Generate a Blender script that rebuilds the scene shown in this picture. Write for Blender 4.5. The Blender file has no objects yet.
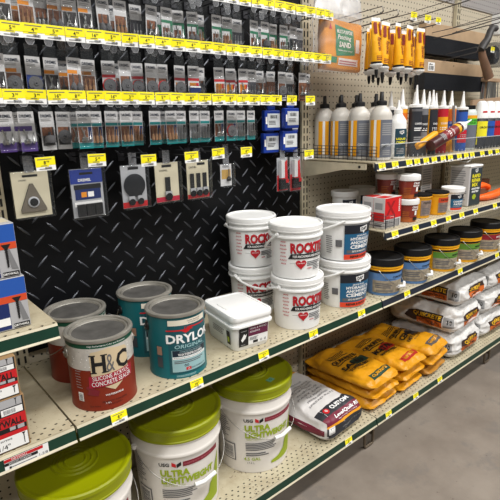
import bpy, bmesh, math, random
from mathutils import Vector, Matrix, noise
R_ = random.Random(7)
PI = math.pi
sc = bpy.context.scene
COL = sc.collection

# ------------------------------------------------------------------ materials
def lin(c):
    c = c / 255.0
    return c / 12.92 if c <= 0.04045 else ((c + 0.055) / 1.055) ** 2.4
def rgb(r, g, b): return (lin(r), lin(g), lin(b), 1.0)
MATS = {}
def M(name, col=None, rough=0.5, metal=0.0, spec=0.5, var=0.0, vscale=20, bump=0.0, bscale=60, coat=0.0):
    """opaque procedural material; var = blotchy wear in the base colour, bump = fine surface relief"""
    if name in MATS: return MATS[name]
    m = bpy.data.materials.new(name); m.use_nodes = True
    nt = m.node_tree; p = nt.nodes['Principled BSDF']
    p.inputs['Base Color'].default_value = rgb(*col)
    p.inputs['Roughness'].default_value = rough; p.inputs['Metallic'].default_value = metal
    p.inputs['Specular IOR Level'].default_value = spec
    if coat: p.inputs['Coat Weight'].default_value = coat
    tc = nt.nodes.new('ShaderNodeTexCoord')
    if var > 0:
        n = nt.nodes.new('ShaderNodeTexNoise'); n.inputs['Scale'].default_value = vscale; n.inputs['Detail'].default_value = 5
        nt.links.new(tc.outputs['Object'], n.inputs['Vector'])
        r = nt.nodes.new('ShaderNodeValToRGB')
        r.color_ramp.elements[0].position = .35; r.color_ramp.elements[1].position = .7
        c = rgb(*col)
        r.color_ramp.elements[0].color = tuple(x * (1 - var) for x in c[:3]) + (1,)
        r.color_ramp.elements[1].color = tuple(min(1, x * (1 + var * .5)) for x in c[:3]) + (1,)
        nt.links.new(n.outputs['Fac'], r.inputs['Fac']); nt.links.new(r.outputs['Color'], p.inputs['Base Color'])
    if bump > 0:
        n = nt.nodes.new('ShaderNodeTexNoise'); n.inputs['Scale'].default_value = bscale; n.inputs['Detail'].default_value = 3
        nt.links.new(tc.outputs['Object'], n.inputs['Vector'])
        b = nt.nodes.new('ShaderNodeBump'); b.inputs['Strength'].default_value = bump; b.inputs['Distance'].default_value = .004
        nt.links.new(n.outputs['Fac'], b.inputs['Height']); nt.links.new(b.outputs['Normal'], p.inputs['Normal'])
    MATS[name] = m; return m
def clear_mat(name, col=(235, 240, 242), fac=.14, haze=.06, rough=.12):
    if name in MATS: return MATS[name]
    m = bpy.data.materials.new(name); m.use_nodes = True; nt = m.node_tree
    nt.nodes.clear(); o = nt.nodes.new('ShaderNodeOutputMaterial')
    t = nt.nodes.new('ShaderNodeBsdfTransparent'); g = nt.nodes.new('ShaderNodeBsdfGlossy'); d = nt.nodes.new('ShaderNodeBsdfDiffuse')
    g.inputs['Roughness'].default_value = rough; d.inputs['Color'].default_value = rgb(*col); g.inputs['Color'].default_value = rgb(*col)
    a = nt.nodes.new('ShaderNodeMixShader'); b = nt.nodes.new('ShaderNodeMixShader')
    a.inputs[0].default_value = fac; b.inputs[0].default_value = haze
    nt.links.new(t.outputs[0], a.inputs[1]); nt.links.new(g.outputs[0], a.inputs[2])
    nt.links.new(a.outputs[0], b.inputs[1]); nt.links.new(d.outputs[0], b.inputs[2]); nt.links.new(b.outputs[0], o.inputs[0])
    MATS[name] = m; return m
def math_node(nt, op, a, b=None):
    n = nt.nodes.new('ShaderNodeMath'); n.operation = op
    for i, v in enumerate((a, b)):
        if v is None: continue
        if isinstance(v, (int, float)): n.inputs[i].default_value = v
        else: nt.links.new(v, n.inputs[i])
    return n.outputs[0]
def holes_mat(name, col, axes, pitch, rad, squash=(1, 1), stagger=False, limit=None, rough=.5, dirt=0.25, dirtcol=(120, 95, 60), dscale=14):
    """painted steel or board with punched holes; axes picks the two object axes that carry the grid"""
    m = bpy.data.materials.new(name); m.use_nodes = True; nt = m.node_tree; p = nt.nodes['Principled BSDF']
    p.inputs['Roughness'].default_value = rough
    tc = nt.nodes.new('ShaderNodeTexCoord'); s = nt.nodes.new('ShaderNodeSeparateXYZ'); nt.links.new(tc.outputs['Object'], s.inputs[0])
    a = math_node(nt, 'DIVIDE', s.outputs[axes[0]], pitch[0]); b = math_node(nt, 'DIVIDE', s.outputs[axes[1]], pitch[1])
    if stagger:
        row = math_node(nt, 'FLOOR', b); odd = math_node(nt, 'MULTIPLY', math_node(nt, 'MODULO', row, 2.0), .5)
        a = math_node(nt, 'ADD', a, odd)
    fa = math_node(nt, 'SUBTRACT', math_node(nt, 'FRACT', math_node(nt, 'ADD', a, 1000.0)), .5)
    fb = math_node(nt, 'SUBTRACT', math_node(nt, 'FRACT', math_node(nt, 'ADD', b, 1000.0)), .5)
    da = math_node(nt, 'MULTIPLY', fa, pitch[0] / squash[0]); db = math_node(nt, 'MULTIPLY', fb, pitch[1] / squash[1])
    d = math_node(nt, 'SQRT', math_node(nt, 'ADD', math_node(nt, 'MULTIPLY', da, da), math_node(nt, 'MULTIPLY', db, db)))
    hole = math_node(nt, 'LESS_THAN', d, rad)
    if limit is not None:
        y = s.outputs[limit[0]]
        ok = math_node(nt, 'ADD', math_node(nt, 'LESS_THAN', y, limit[1]), math_node(nt, 'GREATER_THAN', y, limit[2]))
        hole = math_node(nt, 'MULTIPLY', hole, math_node(nt, 'MINIMUM', ok, 1.0))
    n = nt.nodes.new('ShaderNodeTexNoise'); n.inputs['Scale'].default_value = dscale; n.inputs['Detail'].default_value = 8; n.inputs['Roughness'].default_value = .7
    nt.links.new(tc.outputs['Object'], n.inputs['Vector'])
    r = nt.nodes.new('ShaderNodeValToRGB'); r.color_ramp.elements[0].position = .3; r.color_ramp.elements[1].position = .55
    c = rgb(*col); dc = rgb(*dirtcol)
    r.color_ramp.elements[0].color = tuple(c[i] * (1 - dirt) + dc[i] * dirt for i in range(3)) + (1,)
    r.color_ramp.elements[1].color = c
    nt.links.new(n.outputs['Fac'], r.inputs['Fac'])
    x = nt.nodes.new('ShaderNodeMix'); x.data_type = 'RGBA'
    nt.links.new(hole, x.inputs['Factor']); nt.links.new(r.outputs['Color'], x.inputs['A']); x.inputs['B'].default_value = rgb(22, 20, 17)
    last = x.outputs['Result']
    if limit is not None:      # small rust chips and grime specks on the shelf decks
        n2 = nt.nodes.new('ShaderNodeTexNoise'); n2.inputs['Scale'].default_value = 90; n2.inputs['Detail'].default_value = 4
        nt.links.new(tc.outputs['Object'], n2.inputs['Vector'])
        n3 = nt.nodes.new('ShaderNodeTexNoise'); n3.inputs['Scale'].default_value = 9
        nt.links.new(tc.outputs['Object'], n3.inputs['Vector'])
        spk = math_node(nt, 'GREATER_THAN', math_node(nt, 'ADD', n2.outputs['Fac'], math_node(nt, 'MULTIPLY', n3.outputs['Fac'], .5)), .985)
        x2 = nt.nodes.new('ShaderNodeMix'); x2.data_type = 'RGBA'
        nt.links.new(math_node(nt, 'MULTIPLY', spk, .85), x2.inputs['Factor']); nt.links.new(last, x2.inputs['A']); x2.inputs['B'].default_value = rgb(75, 52, 34)
        last = x2.outputs['Result']
    nt.links.new(last, p.inputs['Base Color'])
    return m

# ------------------------------------------------------------------ mesh builder
TEXT = {}
def glyphs(s, bold=0.0):
    k = (s, bold)
    if k not in TEXT:
        cu = bpy.data.curves.new('t', 'FONT'); cu.body = s; cu.resolution_u = 2; cu.offset = bold
        ob = bpy.data.objects.new('t', cu); COL.objects.link(ob)
        bpy.context.view_layer.update()
        me = bpy.data.meshes.new_from_object(ob.evaluated_get(bpy.context.evaluated_depsgraph_get()))
        vs = [(v.co.x, v.co.y) for v in me.vertices]; fs = [tuple(p.vertices) for p in me.polygons]
        bpy.data.objects.remove(ob); bpy.data.curves.remove(cu); bpy.data.meshes.remove(me)
        x0 = min(v[0] for v in vs); x1 = max(v[0] for v in vs); y0 = min(v[1] for v in vs); y1 = max(v[1] for v in vs)
        TEXT[k] = ([((x - x0) / (x1 - x0), (y - y0) / (y1 - y0)) for x, y in vs], fs, (x1 - x0) / (y1 - y0))
    return TEXT[k]
class MB:
    def __init__(s): s.v = []; s.f = []; s.m = []; s.sm = []; s.mats = []
    def mi(s, m):
        if m not in s.mats: s.mats.append(m)
        return s.mats.index(m)
    def add(s, vs, fs, m, smooth=False):
        o = len(s.v); k = s.mi(m); s.v += [tuple(v) for v in vs]
        for f in fs: s.f.append(tuple(i + o for i in f)); s.m.append(k); s.sm.append(smooth)
        return s
    def box(s, a, b, m, T=None):
        x0, y0, z0 = a; x1, y1, z1 = b
        vs = [Vector(p) for p in ((x0,y0,z0),(x1,y0,z0),(x1,y1,z0),(x0,y1,z0),(x0,y0,z1),(x1,y0,z1),(x1,y1,z1),(x0,y1,z1))]
        if T: vs = [T @ v for v in vs]
        return s.add(vs, [(3,2,1,0),(4,5,6,7),(0,1,5,4),(1,2,6,5),(2,3,7,6),(3,0,4,7)], m)
    def lathe(s, prof, m, n=40, c=(0, 0, 0), smooth=True, T=None, sx=1, sy=1, caps=True):
        vs = []; fs = []
        for r, z in prof:
            for i in range(n):
                a = 2 * PI * i / n; v = Vector((c[0] + r * sx * math.cos(a), c[1] + r * sy * math.sin(a), c[2] + z))
                vs.append(T @ v if T else v)
        for j in range(len(prof) - 1):
            for i in range(n):
                k = (i + 1) % n; fs.append((j*n+i, j*n+k, (j+1)*n+k, (j+1)*n+i))
        if caps and prof[0][0] > 1e-6: fs.append(tuple(range(n))[::-1])
        if caps and prof[-1][0] > 1e-6: fs.append(tuple((len(prof)-1)*n + i for i in range(n)))
        return s.add(vs, fs, m, smooth)
    def tube(s, pts, r, m, n=6, flat=1.0, closed=False):
        pts = [Vector(p) for p in pts]; vs = []; fs = []; up = None
        for i, p in enumerate(pts):
            d = (pts[min(i+1, len(pts)-1)] - pts[max(i-1, 0)]).normalized()
            if up is None:
                up = Vector((0, 0, 1)) if abs(d.z) < .9 else Vector((1, 0, 0))
            side = d.cross(up).normalized(); up = side.cross(d).normalized()
            rr = r[i] if isinstance(r, (list, tuple)) else r
            for k in range(n):
                a = 2 * PI * k / n; vs.append(p + side * math.cos(a) * rr * flat + up * math.sin(a) * rr)
        for i in range(len(pts) - 1):
            for k in range(n):
                q = (k + 1) % n; fs.append((i*n+k, i*n+q, (i+1)*n+q, (i+1)*n+k))
        fs.append(tuple(range(n))[::-1]); fs.append(tuple((len(pts)-1)*n + k for k in range(n)))
        return s.add(vs, fs, m, True)
    def rect(s, w, u0, v0, u1, v1, m, off=.0005, nu=None, nv=None, step=.008, skew=0.0):
        """patch on a wrapped surface w(u, v, off)"""
        step = step or 1
        nu = nu or max(1, int(abs(u1-u0)/step)); nv = nv or max(1, int(abs(v1-v0)/step))
        vs = [w(u0+(u1-u0)*i/nu + skew*(v0+(v1-v0)*j/nv - v0), v0+(v1-v0)*j/nv, off) for j in range(nv+1) for i in range(nu+1)]
        fs = [(j*(nu+1)+i, j*(nu+1)+i+1, (j+1)*(nu+1)+i+1, (j+1)*(nu+1)+i) for j in range(nv) for i in range(nu)]
        return s.add(vs, fs, m, True)
    def poly(s, w, pts, m, off=.0007, step=.01):
        return s._cut(w, pts, [tuple(range(len(pts)))], m, off, step)
    def text(s, w, txt, u, v, h, m, width=None, off=.001, bold=0.0, rot=0.0, step=.008, slant=0.0, arc=0.0, center=True):
        g, fs, asp = glyphs(txt, bold); W = width or h * asp
        ca, sa = math.cos(rot), math.sin(rot); pts = []
        for x, y in g:
            X = (x - (.5 if center else 0)) * W + slant * y * h; Y = (y - .5) * h + arc * (X / W) * W
            pts.append((u + X*ca - Y*sa, v + X*sa + Y*ca))
        return s._cut(w, pts, fs, m, off, step)
    def _cut(s, w, pts, fs, m, off, step):
        bm = bmesh.new(); bv = [bm.verts.new((x, y, 0)) for x, y in pts]
        for f in fs:
            try: bm.faces.new([bv[i] for i in f])
            except ValueError: pass
        if step:
            xs = [p[0] for p in pts]; ys = [p[1] for p in pts]
            for ax, lo, hi in ((0, min(xs), max(xs)), (1, min(ys), max(ys))):
                k = math.ceil(lo / step)
                while k * step < hi:
                    co = [0, 0, 0]; no = [0, 0, 0]; co[ax] = k * step; no[ax] = 1
                    bmesh.ops.bisect_plane(bm, geom=bm.verts[:] + bm.edges[:] + bm.faces[:], plane_co=co, plane_no=no)
                    k += 1
        bm.verts.index_update()
        vs = [w(v.co.x, v.co.y, off) for v in bm.verts]; ff = [tuple(v.index for v in f.verts) for f in bm.faces]
        bm.free(); return s.add(vs, ff, m, False)
    def lines(s, w, u0, v0, u1, v1, n, m, off=.001, jag=.25, fill=.5, step=.01):
        """n ruled lines of print too small to read"""
        dv = (v1 - v0) / n
        for i in range(n):
            e = u1 - (u1 - u0) * jag * R_.random()
            s.rect(w, u0, v0 + dv * i, e, v0 + dv * (i + fill), m, off, step=step, nv=1)
        return s
    def bars(s, w, u0, v0, u1, v1, m, off=.001, n=14, vert=True):
        x = u0
        L = (u1 - u0) if vert else (v1 - v0)
        for i in range(n):
            a = L * i / n; b = a + L / n * R_.uniform(.3, .7)
            if vert: s.rect(w, u0 + a, v0, u0 + b, v1, m, off, nu=1, nv=1)
            else: s.rect(w, u0, v0 + a, u1, v0 + b, m, off, nv=1)
        return s
    def build(s, name, parent=None, bevel=0.0, loc=None, rot=None, merge=False):
        me = bpy.data.meshes.new(name); me.from_pydata(s.v, [], s.f)
        for m in s.mats: me.materials.append(m)
        me.polygons.foreach_set('material_index', s.m); me.polygons.foreach_set('use_smooth', s.sm); me.update()
        if not merge: me.set_sharp_from_angle(angle=math.radians(38))
        if merge:
            bm = bmesh.new(); bm.from_mesh(me); bmesh.ops.remove_doubles(bm, verts=bm.verts, dist=1e-5)
            bmesh.ops.recalc_face_normals(bm, faces=bm.faces); bm.to_mesh(me); bm.free()
        o = bpy.data.objects.new(name, me); COL.objects.link(o)
        if parent: o.parent = parent
        if loc: o.location = loc
        if rot: o.rotation_euler = rot
        if bevel:
            b = o.modifiers.new('Bevel', 'BEVEL'); b.width = bevel; b.segments = 2; b.limit_method = 'ANGLE'
            for p in me.polygons: p.use_smooth = True
            b.harden_normals = True
        return o

def tag(o, label, cat, group=None, kind=None):
    o['label'] = label; o['category'] = cat
    if group: o['group'] = group
    if kind: o['kind'] = kind
    return o
def thing(name, label, cat, loc=(0, 0, 0), rz=0.0, group=None, rot=None):
    o = bpy.data.objects.new(name, None); COL.objects.link(o); o.empty_display_size = .02
    o.location = loc; o.rotation_euler = rot or (0, 0, rz); tag(o, label, cat, group); return o
KIDS = {}
def copy_tree(o, loc, rz=None, label=None, group=None, rot=None):
    c = o.copy(); COL.objects.link(c); c.location = loc
    if rz is not None: c.rotation_euler = (0, 0, rz)
    if rot is not None: c.rotation_euler = rot
    if label: c['label'] = label
    if group: c['group'] = group
    for ch in [k for k in bpy.data.objects if k.parent == o]:
        d = ch.copy(); COL.objects.link(d); d.parent = c
        for g in [k for k in bpy.data.objects if k.parent == ch]:
            e = g.copy(); COL.objects.link(e); e.parent = d
    return c
ORD = ['first','second','third','fourth','fifth','sixth','seventh','eighth','ninth','tenth','eleventh','twelfth','thirteenth','fourteenth','fifteenth','sixteenth','seventeenth','eighteenth','nineteenth','twentieth','twenty-first','twenty-second','twenty-third','twenty-fourth']
# wraps
def cyl(r, z0=0.0, a0=-PI/2, slope=0.0):
    """round the outside of a can or pail: u along the girth, v up; slope widens it upwards"""
    def w(u, v, off):
        rr = r + slope * v + off; a = a0 + u / r
        return (rr * math.cos(a), rr * math.sin(a), z0 + v)
    return w
def plane(o, U, V):
    o = Vector(o); U = Vector(U).normalized(); V = Vector(V).normalized(); N = U.cross(V)
    return lambda u, v, off: tuple(o + U * u + V * v + N * off)
def front(y=0.0, z=0.0, x=0.0): return plane((x, y, z), (1, 0, 0), (0, 0, 1))

# palette
WHITE = M('white_plastic', (238, 238, 236), .35, bump=.03)
WHITE2 = M('white_print', (240, 240, 238), .5)
OFFW = M('offwhite_pail', (226, 221, 214), .4, var=.06, vscale=8)
BLACK = M('black_print', (16, 16, 18), .5)
INK = M('grey_ink', (95, 95, 98), .6)
INKL = M('pale_ink', (150, 150, 150), .6)
RED = M('red_print', (196, 22, 30), .5)
CHROME = M('bare_steel', (190, 190, 188), .28, metal=1.0)
WIRE = M('dark_wire', (66, 66, 70), .4, metal=.6)
YEL = M('price_yellow', (246, 232, 10), .5)
GREENR = M('rail_green', (18, 54, 40), .35, var=.15, vscale=30)
NAVYR = M('rail_navy', (34, 40, 52), .35)
CREAM = M('cream_paint', (192, 182, 156), .45, var=.18, vscale=14)
CLEAR = clear_mat('clear_plastic', fac=.06, haze=.012)
TABM = clear_mat('hang_tab_plastic', (170, 172, 176), .16, .30)
LWIRE0 = M('bail_wire', (128, 126, 122), .35, metal=.7)
LIDK = M('black_lid', (16, 16, 18), .5, spec=.3)
TABE = M('tab_edge_highlight', (176, 178, 182), .3)  # pale outline of the clear tabs: highlights put into its colour

# ------------------------------------------------------------------ setting
def floor_mat():
    m = bpy.data.materials.new('worn_concrete'); m.use_nodes = True; nt = m.node_tree; p = nt.nodes['Principled BSDF']
    p.inputs['Roughness'].default_value = .6
    tc = nt.nodes.new('ShaderNodeTexCoord')
    def nz(scale, det, rough=.6):
        n = nt.nodes.new('ShaderNodeTexNoise'); n.inputs['Scale'].default_value = scale; n.inputs['Detail'].default_value = det; n.inputs['Roughness'].default_value = rough
        nt.links.new(tc.outputs['Object'], n.inputs['Vector']); return n.outputs['Fac']
    r = nt.nodes.new('ShaderNodeValToRGB'); e = r.color_ramp.elements
    e[0].position = .3; e[0].color = rgb(116, 106, 96); e[1].position = .7; e[1].color = rgb(138, 128, 117)
    nt.links.new(nz(5, 6), r.inputs['Fac'])
    a = nz(3.1, 10, .72); st = nt.nodes.new('ShaderNodeValToRGB'); e = st.color_ramp.elements
    e[0].position = .56; e[0].color = (0, 0, 0, 1); e[1].position = .62; e[1].color = (1, 1, 1, 1)
    nt.links.new(a, st.inputs['Fac'])
    x = nt.nodes.new('ShaderNodeMix'); x.data_type = 'RGBA'
    nt.links.new(math_node(nt, 'MULTIPLY', st.outputs['Color'], .6), x.inputs['Factor']); nt.links.new(r.outputs['Color'], x.inputs['A'])
    x.inputs['B'].default_value = rgb(112, 106, 100)
    sp = math_node(nt, 'GREATER_THAN', nz(38, 3, .5), .72)
    y = nt.nodes.new('ShaderNodeMix'); y.data_type = 'RGBA'
    nt.links.new(math_node(nt, 'MULTIPLY', sp, .6), y.inputs['Factor']); nt.links.new(x.outputs['Result'], y.inputs['A']); y.inputs['B'].default_value = rgb(80, 68, 60)
    nt.links.new(y.outputs['Result'], p.inputs['Base Color'])
    b = nt.nodes.new('ShaderNodeBump'); b.inputs['Strength'].default_value = .15; b.inputs['Distance'].default_value = .003
    nt.links.new(a, b.inputs['Height']); nt.links.new(b.outputs['Normal'], p.inputs['Normal'])
    return m
f = MB(); f.box((-4, -4, -.1), (8, 2.2, 0), floor_mat()); fo = f.build('floor'); fo['kind'] = 'structure'
f = MB(); f.box((-4, -4, 3.7), (8, 2.2, 3.8), M('ceiling_grey', (112, 112, 110), .8)); fo = f.build('ceiling'); fo['kind'] = 'structure'
f = MB(); f.box((-4, 2.2, 0), (8, 2.3, 3.7), M('wall_white', (200, 198, 192), .8)); fo = f.build('wall_back'); fo['kind'] = 'structure'

# shelving run: bays between uprights, back plane at YW
YW = 1.49; X1, X2, X3, X4 = .330, 1.562, 2.785, 4.01; X0 = X1 - 1.22; ZT = 2.35
PEG = holes_mat('pegboard', (197, 187, 166), (0, 2), (.0254, .0254), .0034, dirt=.18, dirtcol=(150, 140, 120), dscale=5)
DIA = M('black_tread_plate', (7, 8, 11), .5, var=.3, vscale=6, bump=.15, bscale=220, spec=.22)
def panel(x0, x1, label, z0=0.0):
    b = MB(); b.box((x0, YW, z0), (x1, YW + .012, ZT), PEG)
    return tag(b.build('pegboard_panel'), label, 'pegboard')
panel(X0, X1, 'cream pegboard back panel behind the screw boxes at far left')
panel(X1, X2 - .001, 'pegboard back seen in the dark behind the lime-lidded pails')
panel(X2, X3, 'cream pegboard behind the brushes and yellow tubes')
panel(X3 + .001, X4, 'cream pegboard at the far right end behind the mallet')
# tread plate of bay 1: lozenges stand proud in two crossing families
b = MB(); b.box((X1 + .016, YW - .012, .72), (X2 - .022, YW - .002, ZT), DIA)
def loz(cx, cz, s):
    L, Wd, H = .0235, .0034, .0026; y = YW - .012; k = s * math.radians(44)
    if cx < X1 + .04 or cx > X2 - .045: return
    ca, sa = math.cos(k), math.sin(k); P = []
    for t in (-1, -.55, 0, .55, 1):
        wv = Wd * (1 - t * t) ** .5 if abs(t) < 1 else 0
        for q in (-1, 0, 1):
            X = t * L; Z = q * wv; P.append((cx + X * ca - Z * sa, y - (H * (1 - t * t) if q == 0 else 0), cz + X * sa + Z * ca))
    fs = []
    for i in range(4):
        for j in range(2): fs.append((i*3+j, (i+1)*3+j, (i+1)*3+j+1, i*3+j+1))
    b.add(P, [q[::-1] for q in fs], DIA2, True)
DIA2 = M('tread_glint', (72, 75, 82), .28, metal=.5, spec=.8)  # lozenges lighter than the plate: lamp glints put into their colour
for i in range(17):
    for j in range(26):
        loz(.351 + i * .08, .728 + j * .0665, 1); loz(.391 + i * .08, .761 + j * .0665, -1)
tag(b.build('diamond_plate_panel'), 'black diamond tread plate panel behind the peg hooks', 'wall panel')
# uprights with slots
SLOT = M('slot_dark', (24, 22, 20), .8)
for x, lab in ((X1, 'slotted cream upright post beside the screw boxes'), (X2, 'slotted cream upright post between the black plate and the pegboard'), (X3, 'slotted cream upright post behind the far right hooks')):
    t = thing('shelf_upright', lab, 'upright post', (x, YW - .001, 0))
    m = MB(); m.box((-.021, -.022, 0), (.021, -.002, ZT), CREAM); m.build('post', t, bevel=.002)
    m = MB()
    for k in range(70):
        for sx in (-.0095, .0095): m.box((sx - .003, -.0232, .06 + k * .0318), (sx + .003, -.0221, .082 + k * .0318), SLOT)
    m.build('slots', t)
# grey sheet over the pegboard top; shade there put into its colour
SHADEG = holes_mat('shaded_top_grey', (164, 160, 158), (0, 2), (.0254, .0254), .0034, dirt=.1); b = MB(); b.box((X2 + .03, YW - .006, 1.985), (X4, YW - .001, ZT), SHADEG)
tag(b.build('shaded_top_panel'), 'grey perforated strip of painted shade along the top right above the brushes', 'wall panel')

# ------------------------------------------------------------------ shelves
DECK = holes_mat('shelf_deck', (184, 174, 148), (0, 1), (.026, .0165), .0034, (1.1, .75), True, (1, 1.112, 1.44), dirt=.4)
DECKR = holes_mat('shelf_deck_rows', (186, 177, 151), (0, 1), (.026, .0165), .0036, (1.1, .75), True, (1, 1.135, 1.43), dirt=.35)
def price_tag_mesh(w=.05, h=.034, digit='7', cents='99'):
    m = MB(); W = front(-.0006, 0)
    m.box((-w/2, -.0005, -h), (w/2, .0004, 0), WHITE2)
    m.rect(W, -w/2, -h*.62, w/2, -.0002, YEL, .0004); m.rect(W, -w/2, -h*.72, w*.15, -h*.6, YEL, .0004)
    m.lines(W, -w*.4, -h*.2, w*.4, -h*.08, 1, INK, .0008, 0.1)
    m.text(W, digit, -.002, -h*.42, h*.27, BLACK, off=.0009, bold=.02, step=0)
    m.text(W, cents, w*.12, -h*.36, h*.15, BLACK, off=.0009, step=0)
    m.lines(W, -w*.25, -h*.66, w*.12, -h*.58, 1, INK, .0009)
    m.lines(W, -w*.35, -h*.9, w*.35, -h*.78, 1, INKL, .0008); m.bars(W, -w*.05, -h*.92, w*.3, -h*.74, BLACK, .0009)
    return m
TAGS = [price_tag_mesh(digit=d).build('price_tag') for d in ('16', '8', '5', '7', '3', '4')]
for t in TAGS: COL.objects.unlink(t)
def add_tag(parent, loc, k=None, rot=(0, 0, 0), s=1.0, name='price_tag'):
    o = TAGS[k if k is not None else R_.randrange(6)].copy(); COL.objects.link(o); o.name = name
    o.parent = parent; o.location = loc; o.rotation_euler = rot; o.scale = (s, s, s); return o
def shelf(x0, x1, z, yf, label, deck, railm, railh=.032, tags=(), th=.03, brackets=(), tagscale=.85, lip=None, tagw=.0):
    t = thing('gondola_shelf', label, 'shelf', (0, 0, 0))
    m = MB(); m.box((x0 + .0015, yf, z - .004), (x1 - .0015, YW - .024, z), deck)
    m.box((x0 + .0015, yf, z - .02), (x1 - .0015, yf + .003, z - .0041), CREAM)
    m.box((x0 + .003, YW - .03, z - .03), (x1 - .003, YW - .026, z - .0045), CREAM)
    for k in range(3): m.box((x0 + .1, yf + .08 + k * .12, z - .018), (x1 - .1, yf + .1 + k * .12, z - .0041), CREAM)
    m.build('deck', t)
    m = MB(); r0 = z - railh - .003
    pr = [(yf - .001, z - .001), (yf - .004, z - .0015), (yf - .007, z - .006), (yf - .012, r0 + .005), (yf - .016, r0 + .001), (yf - .016, r0), (yf - .001, r0 + .001)]
    vs = [(x0 + .002, y, zz) for y, zz in pr] + [(x1 - .002, y, zz) for y, zz in pr]; n = len(pr)
    mats = [CREAM, CREAM, railm, CREAM, CREAM, CREAM, CREAM]
    for i in range(n):
        k = (i + 1) % n; m.add([vs[i], vs[k], vs[n + k], vs[n + i]], [(0, 1, 2, 3)], mats[i])
    m.add(vs[:n], [tuple(range(n))], railm); m.add(vs[n:], [tuple(range(n))[::-1]], railm)
    rail = m.build('price_rail', t)
    ang = math.atan2(.005, railh - .01)
    for tx in tags: add_tag(rail, (tx, yf - .0085, z - .0045), rot=(-ang, 0, 0), s=tagscale)
    for bx in brackets:
        m = MB(); P = [(yf + .02, z - .006), (yf + .02, z - .028), (YW - .25, z - .032), (YW - .10, z - .062), (YW - .024, z - .075), (YW - .024, z - .006)]
        n = len(P); vs = [(bx, y, zz) for y, zz in P] + [(bx + .004, y, zz) for y, zz in P]
        m.add(vs, [tuple(range(n)), tuple(range(n, 2*n))[::-1]] + [(i, n+i, n+(i+1) % n, (i+1) % n) for i in range(n)], CREAM)
        m.lathe([(.005, 0), (.005, .003)], SLOT, 10, T=Matrix.Translation((bx, yf + .05, z - .018)) @ Matrix.Rotation(-PI/2, 4, 'Y'))
        m.build('shelf_bracket', t)
    return t
s = shelf(X0, X1 - .001, .69, 1.058, 'cream shelf with green price rail under the red screw boxes', DECK, GREENR, brackets=(X1 - .03,))
m = MB(); W = front(1.0455, .6565)      # long shelf label of the drywall screws
m.box((.168, 1.0455, .658), (.262, 1.0462, .6855), WHITE2); m.rect(W, .168, .0215, .25, .029, RED, .0006); m.rect(W, .168, .013, .238, .02, BLACK, .0006)
m.text(W, 'DRYWALL', .2, .0252, .005, WHITE2, off=.001, step=0); m.text(W, 'WOOD SCREWS', .2, .0165, .0045, WHITE2, off=.001, step=0)
m.box((.18, 1.0448, .6625), (.235, 1.0452, .6637), BLACK); m.box((.177, 1.0448, .6605), (.181, 1.0452, .6657), BLACK)
m.text(W, '1-5/8', .25, .008, .007, INK, off=.001, step=0)
m.build('shelf_label', s)
shelf(X1 + .001, X2 - .001, .69, 1.058, 'cream middle shelf with green price rail under the paint cans', DECK, GREENR, tags=(.437, .673, .927, 1.158, 1.426), brackets=(X2 - .04,))
shelf(X2 + .001, X3 - .001, .69, 1.058, 'cream middle shelf with dark price rail under the black-lidded pails', DECKR, NAVYR, tags=(1.735, 2.187, 2.583))
shelf(X3 + .001, X4, .69, 1.058, 'cream middle shelf at far right beyond the pails', DECKR, NAVYR)
shelf(X0, X1 - .001, .16, 1.058, 'cream bottom shelf at the far left corner', DECKR, GREENR)
base_shelves = [None, None]
base_shelves[0] = shelf(X1 + .001, X2 - .001, .16, 1.058, 'cream bottom shelf carrying the lime-lidded pails', DECKR, GREENR, tags=(1.371,))
base_shelves[1] = shelf(X2 + .001, X3 - .001, .16, 1.058, 'cream bottom shelf carrying yellow and white sacks', DECKR, GREENR, tags=(1.645, 1.86, 2.075))
shelf(X3 + .001, X4, .16, 1.058, 'cream bottom shelf at the far right end', DECKR, GREENR)
sA = shelf(X2 + .001, X3 - .001, 1.225, 1.115, 'cream upper shelf holding glue bottles and caulk cartridges', DECKR, NAVYR, tags=(1.6, 1.687, 1.786, 1.845, 1.915, 1.98, 2.055, 2.117, 2.199, 2.265, 2.324, 2.427, 2.514, 2.593), brackets=(X2 - .02,), railh=.03)
shelf(X2 + .001, X3 - .001, .965, 1.058, 'cream shelf holding small red and yellow tubs', DECKR, NAVYR, tags=(1.622, 1.769, 1.909, 2.033, 2.154, 2.288, 2.494), railh=.028)
shelf(X3 + .001, X4, 1.225, 1.115, 'cream upper shelf at the far right end', DECKR, NAVYR)
shelf(X0, .333, .945, 1.095, 'cream shelf with green price rail under the blue screw boxes', DECK, GREENR, brackets=(.29,))
# feet of the base shelf
for x, par in ((X2 - .0, base_shelves[0]), (X3 - .1, base_shelves[1])):
    m = MB(); y0, y1 = 1.085, 1.16
    m.tube([(x - .03, y0, .128), (x - .03, y0, .02), (x - .024, y0, .009), (x + .024, y0, .009), (x + .03, y0, .02), (x + .03, y0, .128)], .006, M('foot_steel', (120, 108, 92), .4, metal=.6), 8)
    m.tube([(x + .03, y0, .05), (x + .03, 1.38, .05), (x + .03, 1.41, .008)], .006, M('foot_steel'), 8)
    m.build('foot', par)
b = MB(); b.box((X0, 1.44, 0), (X4, 1.452, .12), M('kick_dark', (34, 32, 30), .7)); tag(b.build('kick_plate'), 'dark kick plate at the back under the bottom shelves', 'kick plate')

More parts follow.
